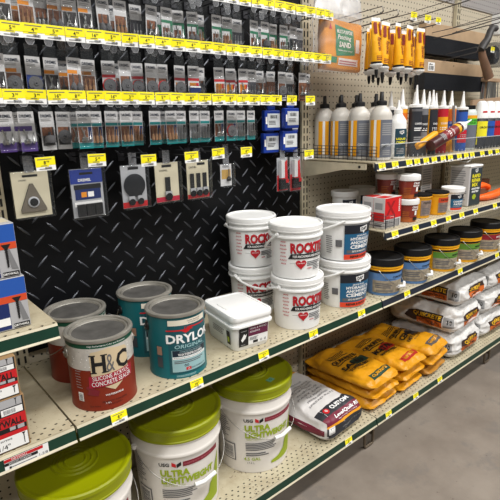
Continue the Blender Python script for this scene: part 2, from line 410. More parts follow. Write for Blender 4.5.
# ------------------------------------------------------------------ paint cans
STEEL = M('tin_lid', (158, 154, 145), .4, metal=.45, var=.2, vscale=25)
STEELD = M('tin_lid_worn', (96, 94, 91), .6, metal=.35, var=.35, vscale=22)
def can(name, label, loc, rz, build_label, bodym, group=None):
    t = thing(name, label, 'paint can', loc, rz, group); r = .0825
    m = MB(); m.lathe([(r - .003, 0), (r + .0012, 0), (r + .0012, .004), (r, .006), (r, .182)], bodym, 56); cb = m.build('can_body', t)
    m = MB(); m.lathe([(r, .1815), (r + .0035, .183), (r + .0045, .187), (r + .0035, .191), (r - .002, .193), (r - .007, .191), (r - .008, .186)], STEEL, 56, caps=False)
    m.build('rim', t)
    m = MB(); m.lathe([(0, .182), (r - .0165, .1825), (r - .0155, .1835), (r - .0145, .187), (r - .012, .1885), (r - .0085, .187)][::-1] , STEEL, 56, caps=False)
    m.lathe([(0, .1828), (r - .016, .1832)], STEELD, 56); m.build('lid', t)
    m = MB(); build_label(m, r); m.build('label', t)
    for a in (PI, 0):
        m = MB(); T = Matrix.Rotation(a, 4, 'Z') @ Matrix.Translation((r, 0, .145)) @ Matrix.Rotation(PI/2, 4, 'Y')
        m.lathe([(.014, 0), (.014, .003), (.009, .006), (.004, .006), (.003, .009), (0, .009)], BLACK if bodym.name.startswith('teal') else STEEL, 16, T=T)
        m.build('bail_ear', cb)
    m = MB(); pts = [((r + .006) * math.cos(a), (r + .006) * math.sin(a), .145 - .075 * math.sin(a)) for a in [PI * i / 16 for i in range(17)]]
    m.tube(pts, .0015, CHROME, 6); m.build('wire_handle', t)
    return t
RUST = M('rust_red_label', (120, 38, 18), .35, var=.12, vscale=18)
GRAYL = M('speckled_grey_label', (196, 192, 184), .4, var=.12, vscale=60)
CREAML = M('cream_label', (203, 184, 150), .4)
CRIM = M('crimson_ribbon', (158, 24, 48), .4)
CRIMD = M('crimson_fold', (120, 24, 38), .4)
DKG = M('dark_green_band', (18, 78, 58), .35)
BROWNI = M('brown_ink', (60, 22, 14), .5)
def hc_label(m, r):
    w = cyl(r)
    m.rect(w, -PI*r, .112, PI*r, .170, GRAYL, .0003, step=.006); m.rect(w, -PI*r, .170, PI*r, .1815, DKG, .0005, step=.006)
    m.text(w, 'High Performance Color and Protection', 0, .1756, .0052, WHITE2, width=.098, off=.0009, step=.006)
    for k in range(70):
        u = R_.uniform(-.12, .12); v = R_.uniform(.115, .166); q = R_.uniform(.0008, .002)
        m.poly(w, [(u + q*math.cos(i), v + q*math.sin(i)) for i in (0, 1.2, 2.4, 3.7, 5)], INKL if k % 2 else WHITE2, .0006, step=0)
    m.poly(w, [(-.046, .094), (.05, .094), (.052, .152), (.046, .160), (.024, .163), (.0, .168), (-.024, .163), (-.042, .160), (-.047, .150)], CREAML, .0008)
    m.text(w, 'H', -.026, .128, .048, BLACK, width=.034, off=.0014, bold=.03); m.text(w, 'C', .034, .128, .048, BLACK, width=.034, off=.0014, bold=.03)
    m.text(w, '&', .002, .127, .047, INK, width=.020, off=.0013)
    for u0, u1 in ((-.048, -.008),): 
        for uu in (-.040, -.012): m.rect(w, uu - .008, .1035, uu + .008, .1065, BLACK, .0014); m.rect(w, uu - .008, .1495, uu + .008, .1525, BLACK, .0014)
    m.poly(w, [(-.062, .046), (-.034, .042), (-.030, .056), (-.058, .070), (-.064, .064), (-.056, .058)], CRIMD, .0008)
    m.poly(w, [(-.055, .064), (.062, .072), (.064, .104), (-.053, .095)], CRIM, .0011)
    m.text(w, 'SILICONE ACRYLIC', .004, .0925, .011, WHITE2, width=.096, off=.0016, rot=.068)
    m.text(w, 'CONCRETE SEALER', .005, .0775, .012, WHITE2, width=.104, off=.0016, rot=.068)
    m.poly(w, [(-.016, .065), (.030, .069), (.008, .052)], CREAML, .0009)
    m.text(w, 'WATERBORNE', .006, .042, .005, WHITE2, off=.0012, bold=.01)
    m.text(w, 'PROTECTS CONCRETE', .006, .024, .0045, BROWNI, off=.0012, bold=.01); m.text(w, '& MASONRY', .006, .016, .0045, BROWNI, off=.0012)
    m.text(w, 'One Gallon', -.045, .014, .004, BROWNI, off=.0012); m.text(w, '3.78 L', -.012, .02, .004, WHITE2, off=.0012)
    for k in range(7): m.rect(w, -.092, .062 + k*.0075, -.072 - R_.random()*.005, .0635 + k*.0075, INKL, .0009)
    m.rect(w, -.088, .026, -.073, .05, WHITE2, .0009); m.bars(w, -.086, .028, -.075, .048, INK, .0013, 12, vert=False)
h1 = can('paint_can', 'rust-red concrete sealer can with cream emblem at the shelf edge', (.447, 1.146, .69), math.radians(-9), hc_label, RUST)
copy_tree(h1, (.455, 1.325, .69), math.radians(70), 'rust-red sealer can in the dark behind its twin')
TEAL = M('teal_can', (18, 96, 102), .35, var=.1, vscale=10)
TEALD = M('deep_teal_panel', (10, 78, 88), .4); TEALL = M('pale_teal_panel', (150, 188, 192), .45); NAVY = M('navy_panel', (18, 34, 52), .4)
def dry_label(m, r):
    w = cyl(r)
    m.rect(w, -.048, .014, .075, .176, TEALD, .0004, step=.006)
    m.rect(w, -.046, .159, .075, .175, M('cream_strip', (226, 218, 200), .5), .0009)
    m.text(w, 'CLEAR MASONRY', .03, .170, .004, INK, off=.0013); m.text(w, 'WATERPROOFER', .03, .164, .0035, INK, off=.0013)
    m.poly(w, [(-.052, .143), (-.01, .143), (.002, .136), (.012, .139), (.02, .149), (.075, .149), (.075, .152), (.018, .153), (.0, .147), (-.052, .147)], RED, .0012)
    m.text(w, 'UGL', .010, .1495, .011, RED, width=.026, off=.0017, bold=.03, slant=.3); 
    m.text(w, 'DRYLOK', .022, .120, .027, WHITE2, width=.150, off=.0017, bold=.035)
    m.text(w, 'ORIGINAL', .014, .0965, .0115, TEALL, width=.092, off=.0015, bold=.02, slant=.15)
    m.rect(w, -.040, .020, .072, .086, TEALL, .0008)
    m.rect(w, -.038, .067, .070, .0855, NAVY, .0012)
    m.text(w, 'CONCRETE & MASONRY', .016, .0805, .0055, TEALL, width=.068, off=.0017); m.text(w, 'WATERPROOFER', .016, .0725, .0075, WHITE2, width=.078, off=.0017, bold=.02)
    m.rect(w, -.038, .059, .070, .066, WHITE2, .0012); m.text(w, 'Waterproofs Basements Cisterns Retaining Walls', .014, .0625, .0035, NAVY, width=.098, off=.0017)
    m.lines(w, -.034, .046, .062, .056, 2, INK, .0012); m.text(w, 'ÔÔ', 0, .039, .008, NAVY, off=.0013, bold=.03)
    m.rect(w, -.002, .023, .013, .032, RED, .0012); m.text(w, '15', .006, .0275, .005, WHITE2, off=.0017); m.text(w, 'YEAR WARRANTY', .038, .0275, .0045, NAVY, off=.0014)
    m.lines(w, -.03, .005, .03, .011, 2, TEALL, .0008)
    m.rect(w, -.086, .03, -.066, .098, TEALD, .0006); m.rect(w, -.084, .07, -.068, .096, M('brick_photo', (150, 120, 100), .5), .001)
    m.rect(w, -.084, .034, -.068, .064, M('brick_photo_dark', (60, 66, 72), .5), .001)
d1 = can('paint_can', 'teal masonry waterproofer can beside the white tub', (.679, 1.148, .69), math.radians(-15), dry_label, TEAL)
copy_tree(d1, (.679, 1.328, .69), math.radians(-4), 'teal waterproofer can behind its twin, against the tread plate')

# ------------------------------------------------------------------ white tub
def rr_pts(w, d, r, n=5):
    P = []
    for cx, cy, a in ((w-r, d-r, 0), (-w+r, d-r, PI/2), (-w+r, -d+r, PI), (w-r, -d+r, 1.5*PI)):
        for i in range(n + 1): q = a + PI/2 * i / n; P.append((cx + r*math.cos(q), cy + r*math.sin(q)))
    return P
def rr_loft(m, secs, mat, cap=True):
    vs = []; n = None
    for w, d, r, z in secs:
        P = rr_pts(w, d, r); n = len(P); vs += [(x, y, z) for x, y in P]
    fs = [(j*n+i, j*n+(i+1) % n, (j+1)*n+(i+1) % n, (j+1)*n+i) for j in range(len(secs)-1) for i in range(n)]
    if cap: fs += [tuple(range(n))[::-1], tuple((len(secs)-1)*n + i for i in range(n))]
    m.add(vs, fs, mat, True)
t = thing('plastic_tub', 'white rectangular lidded tub beside the teal can', 'tub', (.926, 1.172, .69), math.radians(-8))
m = MB(); rr_loft(m, [(.062, .086, .018, 0), (.065, .089, .02, .004), (.0705, .0955, .022, .082)], WHITE); m.build('tub_body', t)
m = MB(); rr_loft(m, [(.0725, .0975, .022, .080), (.0775, .103, .024, .081), (.0775, .103, .024, .087), (.073, .098, .022, .089), (.073, .098, .022, .101)], WHITE); m.build('rim', t)
m = MB(); rr_loft(m, [(.0755, .1005, .023, .101), (.0765, .102, .024, .104), (.0765, .102, .024, .117), (.0745, .0995, .023, .1205), (.066, .091, .02, .1215), (.064, .089, .018, .1195), (.05, .075, .01, .1195)], WHITE)
rr_loft(m, [(.058, .040, .010, .1195), (.056, .038, .01, .1225), (.045, .03, .008, .1228)], WHITE)
w_ = plane((0, -.058, .1196), (1, 0, 0), (0, 1, 0))
m.tube([(.045*math.cos(a), -.05 + .03*math.sin(a), .1205) for a in [PI*i/12 for i in range(13)]], .0012, WHITE, 5)
m.build('lid', t)
m = MB(); w = plane((0, -.0935, .05), (1, 0, 0), (0, -.08, 1))
m.rect(w, -.052, -.035, -.018, .028, BLACK, .0016); m.rect(w, -.017, -.005, .055, .028, M('plum_panel', (98, 26, 62), .5), .0016); m.rect(w, -.017, -.035, .055, -.006, WHITE2, .0016)
m.poly(w, [(-.045, -.012), (-.034, .008), (-.03, .002), (-.024, .006), (-.028, -.008), (-.04, -.02)], WHITE2, .002, step=0)
m.lines(w, -.046, .016, -.024, .020, 1, INKL, .002, step=0); m.lines(w, -.046, -.031, -.024, -.027, 1, INKL, .002, step=0)
m.text(w, 'VINYL & WOOD', .018, .020, .006, WHITE2, off=.002, step=0); m.text(w, 'ADHESIVE', .006, .009, .006, WHITE2, off=.002, step=0)
m.lines(w, -.013, -.02, .02, -.009, 4, INK, .002, step=0); m.rect(w, .0, -.032, .018, -.023, BLACK, .002); m.text(w, 'o', .03, -.027, .008, BLACK, off=.002, step=0); m.text(w, 'o', .045, -.027, .008, BLACK, off=.002, step=0)
w = plane((-.0685, -.02, .04), (0, -1, 0), (-.07, 0, 1)); m.rect(w, .03, -.02, .05, .025, BLACK, .0016); m.rect(w, .034, -.012, .046, .006, M('lime_print', (160, 176, 40), .5), .002)
m.lines(w, -.06, .0, .02, .024, 4, INKL, .0016, step=0)
m.build('label', t)

# ------------------------------------------------------------------ rapid cement pails (white with red words)
def strap(m, r, z, a0, drop, mat, span=PI, out=.008, wd=.0035):
    pts = []
    for i in range(21):
        q = i / 20; a = a0 - span/2 + span*q; bow = math.sin(PI*q)
        pts.append(((r + out*bow + .002) * math.cos(a), (r + out*bow + .002) * math.sin(a), z - drop * bow))
    m.tube(pts, wd, mat, 8)
    return pts
def pail_parts(t, rb, rt, h, mat, lidm, lid_r, lid_h, n=48, ringz=None):
    m = MB(); sl = (rt - rb) / h; zr = ringz or h - .035; R2 = rb + sl * zr
    m.lathe([(rb - .004, .0), (rb, .001), (rb + sl*.01 + .0005, .01), (R2, zr), (R2 + .001, zr + .0005), (R2 + .0075, zr + .001), (R2 + .008, zr + .006), (R2 + .0075, zr + .0075), (R2 - .001, zr + .008), (rt - .003, h)], mat, n)
    m.build('pail_body', t)
    m = MB(); m.lathe([(rt + .001, h - .004), (lid_r, h - .003), (lid_r + .001, h), (lid_r + .0005, h + .002), (lid_r - .0008, h + .003), (lid_r + .0005, h + .004), (lid_r + .001, h + lid_h - .004), (lid_r - .002, h + lid_h), (lid_r - .006, h + lid_h), (lid_r - .009, h + lid_h - .004), (lid_r - .03, h + lid_h - .005), (0, h + lid_h - .005)], lidm, n)
    m.build('lid', t)
def rockite(label, loc, rz, handle_a, drop, group):
    t = thing('cement_pail', label, 'pail', loc, rz, group)
    pail_parts(t, .0785, .0865, .162, WHITE, WHITE, .0915, .021, ringz=.139)
    m = MB(); w = cyl(.0805, 0, -PI/2, .035)
    RR = M('deep_red', (184, 18, 34), .45)
    m.text(w, 'ROCKITE', .018, .108, .035, RR, width=.124, off=.0017, bold=.045); m.text(w, 'ROCKITE', .0195, .1068, .036, BLACK, width=.126, off=.0014, bold=.045)
    m.poly(w, [(-.052, .071), (.082, .071), (.082, .088), (-.042, .088)], BLACK, .0012)
    m.text(w, 'FOR ANCHORING AND PATCHING', .020, .0795, .0085, WHITE2, width=.112, off=.002, bold=.02)
    m.text(w, 'QUICK SETTING', .050, .067, .0035, INK, off=.0015)
    hp = []
    for i in range(20):
        a = 2*PI*i/20; hp.append((-.010 + .0011*16*math.sin(a)**3, .053 + .00115*(13*math.cos(a) - 5*math.cos(2*a) - 2*math.cos(3*a) - math.cos(4*a))))
    m.poly(w, hp, RR, .0015); m.text(w, 'EXPANDS', -.010, .056, .004, WHITE2, width=.022, off=.002)
    m.lines(w, -.046, .055, -.027, .0565, 1, BLACK, .0015, 0); m.lines(w, .010, .046, .07, .064, 3, INK, .0015)
    m.lines(w, .012, .036, .03, .041, 1, RR, .0015); m.lines(w, .034, .03, .07, .046, 3, INK, .0015)
    for k in range(7): m.text(w, ('ANCHORS', 'BOLTS', 'CRACKS', 'MACHINERY', 'POSTS', 'RAILS', 'FENCE')[k], -.068, .128 - k*.0125, .0045, RR, width=.018 + .003*(k % 3), off=.0014, bold=.035)
    m.build('label', t)
    m = MB(); strap(m, .0915, .150, handle_a, drop, WHITE, out=.014, wd=.0045)
    for s_ in (-1, 1):
        a = handle_a + s_*PI/2; T = Matrix.Rotation(a, 4, 'Z') @ Matrix.Translation((.086, 0, .150)) @ Matrix.Rotation(PI/2, 4, 'Y'); m.lathe([(.007, 0), (.007, .008), (.004, .01)], WHITE, 12, T=T)
    m.build('handle', t); return t
G = 'white cement pails with red lettering'
rockite('white pail with red lettering, lower of the front stack', (1.168, 1.135, .69), math.radians(-24), math.radians(115), .03, G)
rockite('white pail with red lettering, top of the front stack', (1.163, 1.137, .8735), math.radians(-26), math.radians(118), .075, G)
rockite('white pail with red lettering, lower of the rear stack', (1.145, 1.345, .69), math.radians(-26), math.radians(300), .045, G)
rockite('white pail with red lettering, top of the rear stack', (1.143, 1.347, .8735), math.radians(-24), math.radians(85), .03, G)

BLUEL = M('cement_blue', (20, 92, 132), .45); ORL = M('orange_red', (222, 66, 34), .45); NAV2 = M('label_navy', (20, 26, 38), .45)
def dap_flag(m, w, u, v, s):
    m.poly(w, [(u - s, v + s*.45), (u + s*.9, v + s*.8), (u + s, v - s*.35), (u + s*.3, v - s*.5), (u + s*.1, v - s), (u - s*.25, v - s*.55), (u - s*.8, v - s*.5)], WHITE2, .0018, step=.01)
    m.text(w, 'DAP', u, v + s*.08, s*.75, NAV2, width=s*1.35, off=.0024, bold=.035, rot=.12)
def dap(label, loc, rz, handle_a, drop):
    t = thing('cement_pail', label, 'pail', loc, rz, 'white pails with blue and orange labels')
    pail_parts(t, .083, .098, .165, WHITE, WHITE, .1025, .022, ringz=.143)
    m = MB(); w = cyl(.086, 0, -PI/2, .09)
    m.rect(w, -.035, .006, .100, .026, ORL, .0015); m.rect(w, -.035, .026, .100, .104, BLUEL, .0015); m.rect(w, -.035, .104, .100, .137, NAV2, .0015)
    dap_flag(m, w, .034, .120, .017)
    m.text(w, 'QUICK PLUG', .030, .096, .007, WHITE2, off=.0022, bold=.03)
    m.text(w, 'HYDRAULIC &', .034, .0845, .0115, WHITE2, width=.096, off=.0022, bold=.035); m.text(w, 'ANCHORING', .034, .0705, .0115, WHITE2, width=.096, off=.0022, bold=.035); m.text(w, 'CEMENT', .034, .0545, .0145, WHITE2, width=.096, off=.0022, bold=.035)
    m.rect(w, -.026, .031, .070, .043, INK, .002); m.text(w, 'SETS IN MINUTES', .024, .037, .006, WHITE2, off=.0026, bold=.02)
    m.text(w, 'REPAIR & PATCH', .030, .017, .009, BLACK, off=.0022, bold=.04)
    m.rect(w, -.064, .056, -.042, .082, INK, .0015); m.lines(w, -.1, .03, -.075, .1, 9, INKL, .0015)
    m.build('label', t)
    m = MB(); strap(m, .102, .155, handle_a, drop, WHITE, out=.012, wd=.0042)
    m.build('handle', t); return t
dap('white pail with blue and orange label, lower of its stack', (1.446, 1.155, .69), math.radians(-34), math.radians(165), .05)
dap('white pail with blue and orange label, top of its stack', (1.440, 1.157, .8775), math.radians(-24), math.radians(157), .05)

# ------------------------------------------------------------------ black-lidded yellow pails, bay 2 middle shelf
YB = M('amber_pail', (232, 168, 20), .4); BLU = M('sky_label', (88, 128, 178), .45); GRN = M('leaf_label', (92, 140, 50), .45); TAN = M('tan_photo', (160, 148, 128), .6, var=.35, vscale=60); BURG = M('burgundy_label', (140, 24, 40), .45)
def ypail(label, loc, rz, col, bodym, word):
    t = thing('mix_pail', label, 'pail', loc, rz, 'small pails with black lids'); t.scale = (1.04, 1.04, 1.12)
    m = MB(); rb, rt = .064, .070
    m.lathe([(rb-.003, 0), (rb, .001), (rb+.004, .085)], bodym, 40); m.lathe([(rb+.004, .085), (rb+.0045, .094)], BLACK, 40)
    m.lathe([(rb+.004, .094), (rb+.010, .095), (rb+.0105, .099), (rb+.006, .101), (rb+.006, .104), (rb+.0115, .105), (rb+.0115, .110), (rb+.004, .112)], YB, 40)
    m.build('pail_body', t)
    m = MB(); m.lathe([(rb+.006, .111), (rb+.0125, .112), (rb+.013, .118), (rb+.012, .136), (rb+.009, .139), (rb+.003, .139), (rb, .135), (0, .135)], LIDK, 40); m.build('lid', t)
    m = MB(); w = cyl(.066, 0, -PI/2, .04)
    m.rect(w, -.19, .006, .19, .060, TAN if bodym is not BLU else TAN, .0006) if False else None
    m.rect(w, -.075, .012, .075, .058, TAN, .0008); m.rect(w, -.075, .058, .075, .084, col, .0008)
    m.text(w, word, .028, .071, .008, BLACK if col is not BURG else WHITE2, off=.0014, bold=.03)
    m.lines(w, -.03, .062, .03, .065, 1, BLACK, .0013)
    m.lines(w, -.065, .03, .0, .052, 3, INK, .0013); m.lines(w, -.06, .016, .01, .024, 2, INK, .0013); m.lines(w, .02, .03, .06, .036, 1, WHITE2, .0013)
    m.build('label', t)
    m = MB(); pts = []
    for i in range(25):
        q = i/24; a = math.radians(-134) + PI*q; bow = math.sin(PI*q); pts.append(((.077 + .006*bow)*math.cos(a), (.077 + .006*bow)*math.sin(a), .098 - .070*bow))
    m.tube(pts, .0012, CHROME, 5); wh = m.build('wire_handle', t)
    m = MB(); m.tube([pts[8], pts[12], pts[15]], .0062, WHITE, 10); m.build('grip', wh)
    return t
ypail('black-lidded pail with blue label nearest the white pails', (1.657, 1.115, .69), math.radians(-25), BLU, BLU, 'CONCRETE')
ypail('black-lidded pail with blue label, second from the white pails', (1.872, 1.115, .69), math.radians(-25), BLU, BLU, 'CONCRETE')
ypail('black-lidded amber pail with green label, nearer one', (2.122, 1.115, .69), math.radians(-25), GRN, YB, 'MORTAR')
ypail('black-lidded amber pail with green label, farther one', (2.345, 1.115, .69), math.radians(-25), GRN, YB, 'MORTAR')
ypail('black-lidded amber pail with burgundy label at the right edge', (2.61, 1.13, .69), math.radians(-25), BURG, YB, 'STUCCO')

# ------------------------------------------------------------------ lime-lidded joint compound pails
LIME = M('lime_lid', (142, 148, 2), .34, spec=.35, bump=.02, bscale=30); LIMEP = M('lime_text', (150, 170, 12), .5); MAR = M('maroon_band', (128, 20, 42), .5)
def lime(label, loc, rz, ha, sticker=False):
    t = thing('compound_pail', label, 'pail', loc, rz, 'joint compound pails with lime lids')
    m = MB(); m.lathe([(.126, 0), (.1295, .002), (.1405, .246), (.1465, .248), (.1475, .254), (.1455, .258), (.1435, .262), (.1438, .292), (.147, .293), (.147, .3)], OFFW, 64); m.build('pail_body', t)
    m = MB(); z = .296
    m.lathe([(.1445, z), (.1485, z+.001), (.149, z+.006), (.1475, z+.008), (.149, z+.030), (.1515, z+.032), (.1515, z+.042), (.148, z+.046), (.142, z+.046), (.138, z+.043), (.132, z+.041), (.08, z+.041), (.064, z+.041), (.060, z+.0445), (.056, z+.041), (.048, z+.041), (.044, z+.0445), (.040, z+.041), (.032, z+.041), (.028, z+.0445), (.024, z+.041), (0, z+.041)], LIME, 72)
    m.build('lid', t)
    if sticker:
        m = MB(); m.box((-.014, -.010, z+.0412), (.014, .010, z+.0422), M('seafoam_sticker', (110, 170, 140), .5)); w = plane((0, 0, z+.0423), (1, 0, 0), (0, 1, 0)); m.text(w, '42', 0, 0, .009, DKG, off=.0003, step=0)
        m.build('sticker', t, loc=(.045, -.084, 0), rot=(0, 0, .6))
    m = MB(); w = cyl(.1302, 0, -PI/2, .0445)
    m.poly(w, [(.03, .030), (.14, .030), (.14, .20), (.12, .15), (.115, .12), (.095, .10), (.088, .07), (.06, .05), (.03, .042)], LIMEP, .0009)
    m.text(w, 'USG', -.050, .221, .013, BLACK, width=.030, off=.0014, bold=.03)
    m.poly(w, [(-.028, .230), (-.016, .223), (-.016, .211), (-.028, .216)], RED, .0013); m.poly(w, [(-.014, .222), (-.001, .230), (-.001, .217), (-.014, .209)], BLACK, .0013)
    m.poly(w, [(.004, .212), (.13, .212), (.13, .229), (.004, .229)], MAR, .0012); m.text(w, 'SHEETROCK READY-MIX', .055, .2205, .006, M('rose_ink', (190, 110, 120), .5), off=.0017)
    m.text(w, 'ULTRA', -.020, .190, .025, LIMEP, width=.086, off=.0016, bold=.05); m.text(w, 'LIGHTWEIGHT', .022, .162, .026, LIMEP, width=.168, off=.0016, bold=.05)
    m.text(w, 'JOINT COMPOUND', -.024, .143, .007, LIMEP, off=.0016); m.lines(w, -.062, .098, .05, .132, 5, INK, .0014); m.lines(w, -.062, .075, .03, .092, 2, INK, .0014)
    m.text(w, '4.5 GAL', -.040, .062, .013, LIMEP, off=.0014, bold=.02); m.text(w, '17.0 L', -.045, .045, .008, INK, off=.0014)
    m.lines(w, -.165, .135, -.115, .222, 11, INK, .0012, .5, .35)
    m.rect(w, -.155, .048, -.100, .118, INK, .0012); m.rect(w, -.151, .052, -.104, .114, OFFW, .0016); m.bars(w, -.147, .058, -.108, .108, INK, .002, 14, vert=False)
    m.build('label', t)
    m = MB(); pts = []
    for i in range(33):
        q = i/32; a = ha - PI/2 + PI*q; bow = math.sin(PI*q); pts.append(((.149 + .012*bow)*math.cos(a), (.149 + .012*bow)*math.sin(a), .254 - .105*bow))
    m.tube(pts, .0012, LWIRE0, 6)
    for p in (pts[0], pts[-1]): m.lathe([(.009, -.006), (.009, .006)], OFFW, 10, c=p)
    wh = m.build('wire_handle', t)
    m = MB(); m.tube([pts[14], pts[16], pts[19]], .0070, WHITE, 10); m.build('grip', wh)
    return t
lime('lime-lidded pail at the bottom left corner', (.362, 1.198, .16), math.radians(-14), math.radians(-60))
lime('lime-lidded pail between the corner one and the stickered one', (.708, 1.243, .16), math.radians(-26), math.radians(-66))
lime('lime-lidded pail with a small green sticker on its lid', (1.04, 1.245, .16), math.radians(-24), math.radians(-66), True)

# ------------------------------------------------------------------ sacks
def sack_fn(W, L, H, r, bulge=.012, wr=.004, seed=0, freq=14, dent=False, pinch=0.0):
    def place(p, off):
        h = (W/2, L/2, H/2); q = [max(-h[i] + r, min(h[i] - r, p[i])) for i in range(3)]
        d = Vector((p[0]-q[0], p[1]-q[1], p[2]-q[2]))
        if d.length < 1e-9:
            d = Vector((0, 0, 1))
        n = d.normalized(); P = Vector(q) + n * r
        u, v, ww = P.x / h[0], P.y / h[1], P.z / h[2]
        bul = bulge * (1 - min(1, abs(u))**2) * (1 - min(1, abs(v))**2) if n.z > .3 or (dent and n.z < -.3) else 0
        if pinch: P.z *= 1 - pinch * max(0, (abs(v) - .74) / .26) ** 1.4
        side = bulge * .5 * (1 - ww*ww)
        P += Vector((0, 0, bul)); P += Vector((n.x, n.y, 0)) * side
        fac = 1.0 if n.z > -.3 else (.15 if dent else .0)
        nn = noise.noise(Vector((P.x*freq + seed, P.y*freq*.8, P.z*freq*1.3))) * wr + noise.noise(Vector((P.x*34 + seed, P.y*30, P.z*34 + 5))) * wr * .28
        rid = abs(noise.noise(Vector((P.x*9 + seed*2, P.y*11, P.z*26)))) * wr * 1.1 + (.12 - min(.12, abs(noise.noise(Vector((P.x*17 + seed, P.y*13 - seed, P.z*21)))))) * wr * 2.2
        P += n * ((nn - rid) * fac + off)
        P.z += H/2
        return P
    def face(k):
        def w(u, v, off):
            if k == 'top': p = (u, v, H/2)
            elif k == 'front': p = (u, -L/2, v)
            elif k == 'left': p = (-W/2, -u, v)       # u runs towards the front
            elif k == 'right': p = (W/2, u, v)
            elif k == 'back': p = (-u, L/2, v)
            else: p = (u, -v, -H/2)
            # radius mapping: points on the cube face roll onto the rounded edge
            p = list(p); return tuple(place(p, off))
        return w
    def over(u, s, off):    # s > 0 on the top counted back from the front edge, s < 0 down the front
        return face('top')(u, -L/2 + s, off) if s >= 0 else face('front')(u, H/2 + s, off)
    return face, over
def sack(name, label, cat, loc, rz, W, L, H, r, mat, deco, group=None, rot=None, **kw):
    t = thing(name, label, cat, loc, rz, group, rot=rot); face, over = sack_fn(W, L, H, r, **kw); m = MB()
    for k, a, c in (('top', W, L), ('bottom', W, L), ('front', W, H), ('back', W, H), ('left', L, H), ('right', L, H)):
        m.rect(face(k), -a/2, -c/2, a/2, c/2, mat, 0, step=.0065)
    m.build('sack_body', t, merge=True)
    m = MB(); deco(m, face, over, W, L, H)
    if m.v: m.build('print', t)
    return t
PAPERW = M('white_sack', (210, 207, 205), .55, bump=.5, bscale=60); SLATE = M('slate_band', (44, 46, 52), .5)
MAROON = M('sack_maroon', (112, 22, 48), .5); GOLD = M('sack_gold', (222, 150, 20), .5)
def deco_custom(m, face, over, W, L, H):
    a = W/2
    for s0, s1, mt in ((.030, .075, SLATE), (-.020, .030, MAROON), (-.030, -.020, GOLD), (-.085, -.030, SLATE)): m.rect(over, -a*.99, s0, a*.99, s1, mt, .0008, step=.007)
    m.poly(over, [(-a*.9, .075), (-a*.55, .075), (-a*.75, .105), (-a*.9, .15)], MAROON, .0012) if False else None
    m.poly(over, [(a*.45, .075), (a*.97, .075), (a*.97, .095), (a*.8, .09)], SLATE, .0008)
    m.text(over, 'CUSTOM', a*.14, .053, .020, WHITE2, width=.115, off=0.0024, step=.005, bold=.04)
    ring = [(-a*.52 + .014*math.cos(q), .053 + .014*math.sin(q)) for q in [2*PI*i/14 for i in range(14)]]; m.poly(over, ring, RED, .0016)
    m.text(over, 'Q', -a*.52, .053, .013, WHITE2, off=0.0030, step=.005, bold=.03)
    m.text(over, 'LevelQuik RS', a*.16, .008, .024, WHITE2, width=.16, off=0.0026, step=.005, bold=.03, slant=.2); m.text(over, 'Rapid Setting Self-Leveling', a*.1, -.012, .006, WHITE2, width=.12, off=0.0024, step=.005)
    m.text(over, 'UNDERLAYMENT', a*.2, -.05, .009, INKL, width=.12, off=0.0024, step=.005)
    for k in range(9): m.text(over, ('MIX WATER POWDER', 'SELF LEVELING', 'UNDERLAYMENT', 'FOR FLOORS', 'INTERIOR USE', 'FAST DRY', 'TILE READY', 'PRIMER NEEDED', 'SPREAD RATE')[k], -.01, .27 - k*.019, .0085, INK, width=.10 + .03*((k*7) % 3), off=0.0022, step=.005)
    lf = face('left'); m.rect(lf, -L/2 + .02, -.02, L/2 - .015, .012, MAROON, .001); m.rect(lf, -L/2 + .02, -.036, L/2 - .015, -.02, SLATE, .001)
    m.rect(over, -a*.9, -.06, -a*.62, -.028, WHITE2, .0016); m.bars(over, -a*.88, -.057, -a*.64, -.031, INK, .002)
    m.rect(over, -a*.8, .35, a*.8, L - .01, MAROON, .0008, step=.02); m.rect(over, -a*.8, .335, a*.8, .35, GOLD, .0008, step=.02)
sack('cement_bag', 'white and maroon leveler bag beside the stickered pail', 'bag', (1.365, 1.268, .162), math.radians(4), .250, .405, .106, .048, PAPERW, deco_custom, wr=.009, bulge=.014)

YS = M('yellow_sack', (216, 150, 20), .42, bump=.5, bscale=55, var=.08, vscale=12); BRS = M('amber_kraft', (176, 122, 40), .5, bump=.3, bscale=50); KR = M('sack_black', (34, 30, 26), .5)
GRB = M('banner_green', (34, 66, 52), .5); RDB = M('banner_red', (170, 34, 26), .5); SLB = M('banner_slate', (84, 78, 76), .5)
def deco_quik(ban, l1, l2):
    def d(m, face, over, W, L, H):
        a = W/2; w = over
        m.poly(w, [(-.055, .030), (.075, .030), (.095, .062), (-.055, .062)], ban, .0012); m.text(w, 'QUIKRETE', .010, .046, .017, YS, width=.105, off=0.0030, step=.005, bold=.04)
        m.poly(w, [(-.010, .150), (.088, .150), (.088, .195), (.05, .205), (-.010, .192)], ban, .0012)
        m.text(w, l1, -.010, .172, .030, KR, width=.155, off=0.0030, step=.005, bold=.04, slant=.1); m.text(w, l2, -.008, .137, .018, KR, width=.14, off=0.0030, step=.005, bold=.03)
        m.text(w, 'QUIKRETE', -.005, .225, .03, KR, width=.17, off=0.0030, step=.005, bold=.035, slant=.1); m.rect(w, -.08, .203, .07, .209, KR, .0016)
        m.lines(w, -.07, .255, .07, .29, 4, KR, .0014); m.text(w, 'Para uso general', -.01, .118, .009, KR, off=0.0026, step=.005)
    return d
nothing = lambda *a: None
def pillow(name, label, loc, rz, W, L, H, mat, deco, group, seed, rot=None):
    return sack(name, label, 'bag', loc, rz, W, L, H, H*.47, mat, deco, group, rot=rot, wr=.0125, bulge=.010, seed=seed*3.7, freq=13, dent=seed % 3 > 0, pinch=.9)
GY = 'small yellow cement bags'
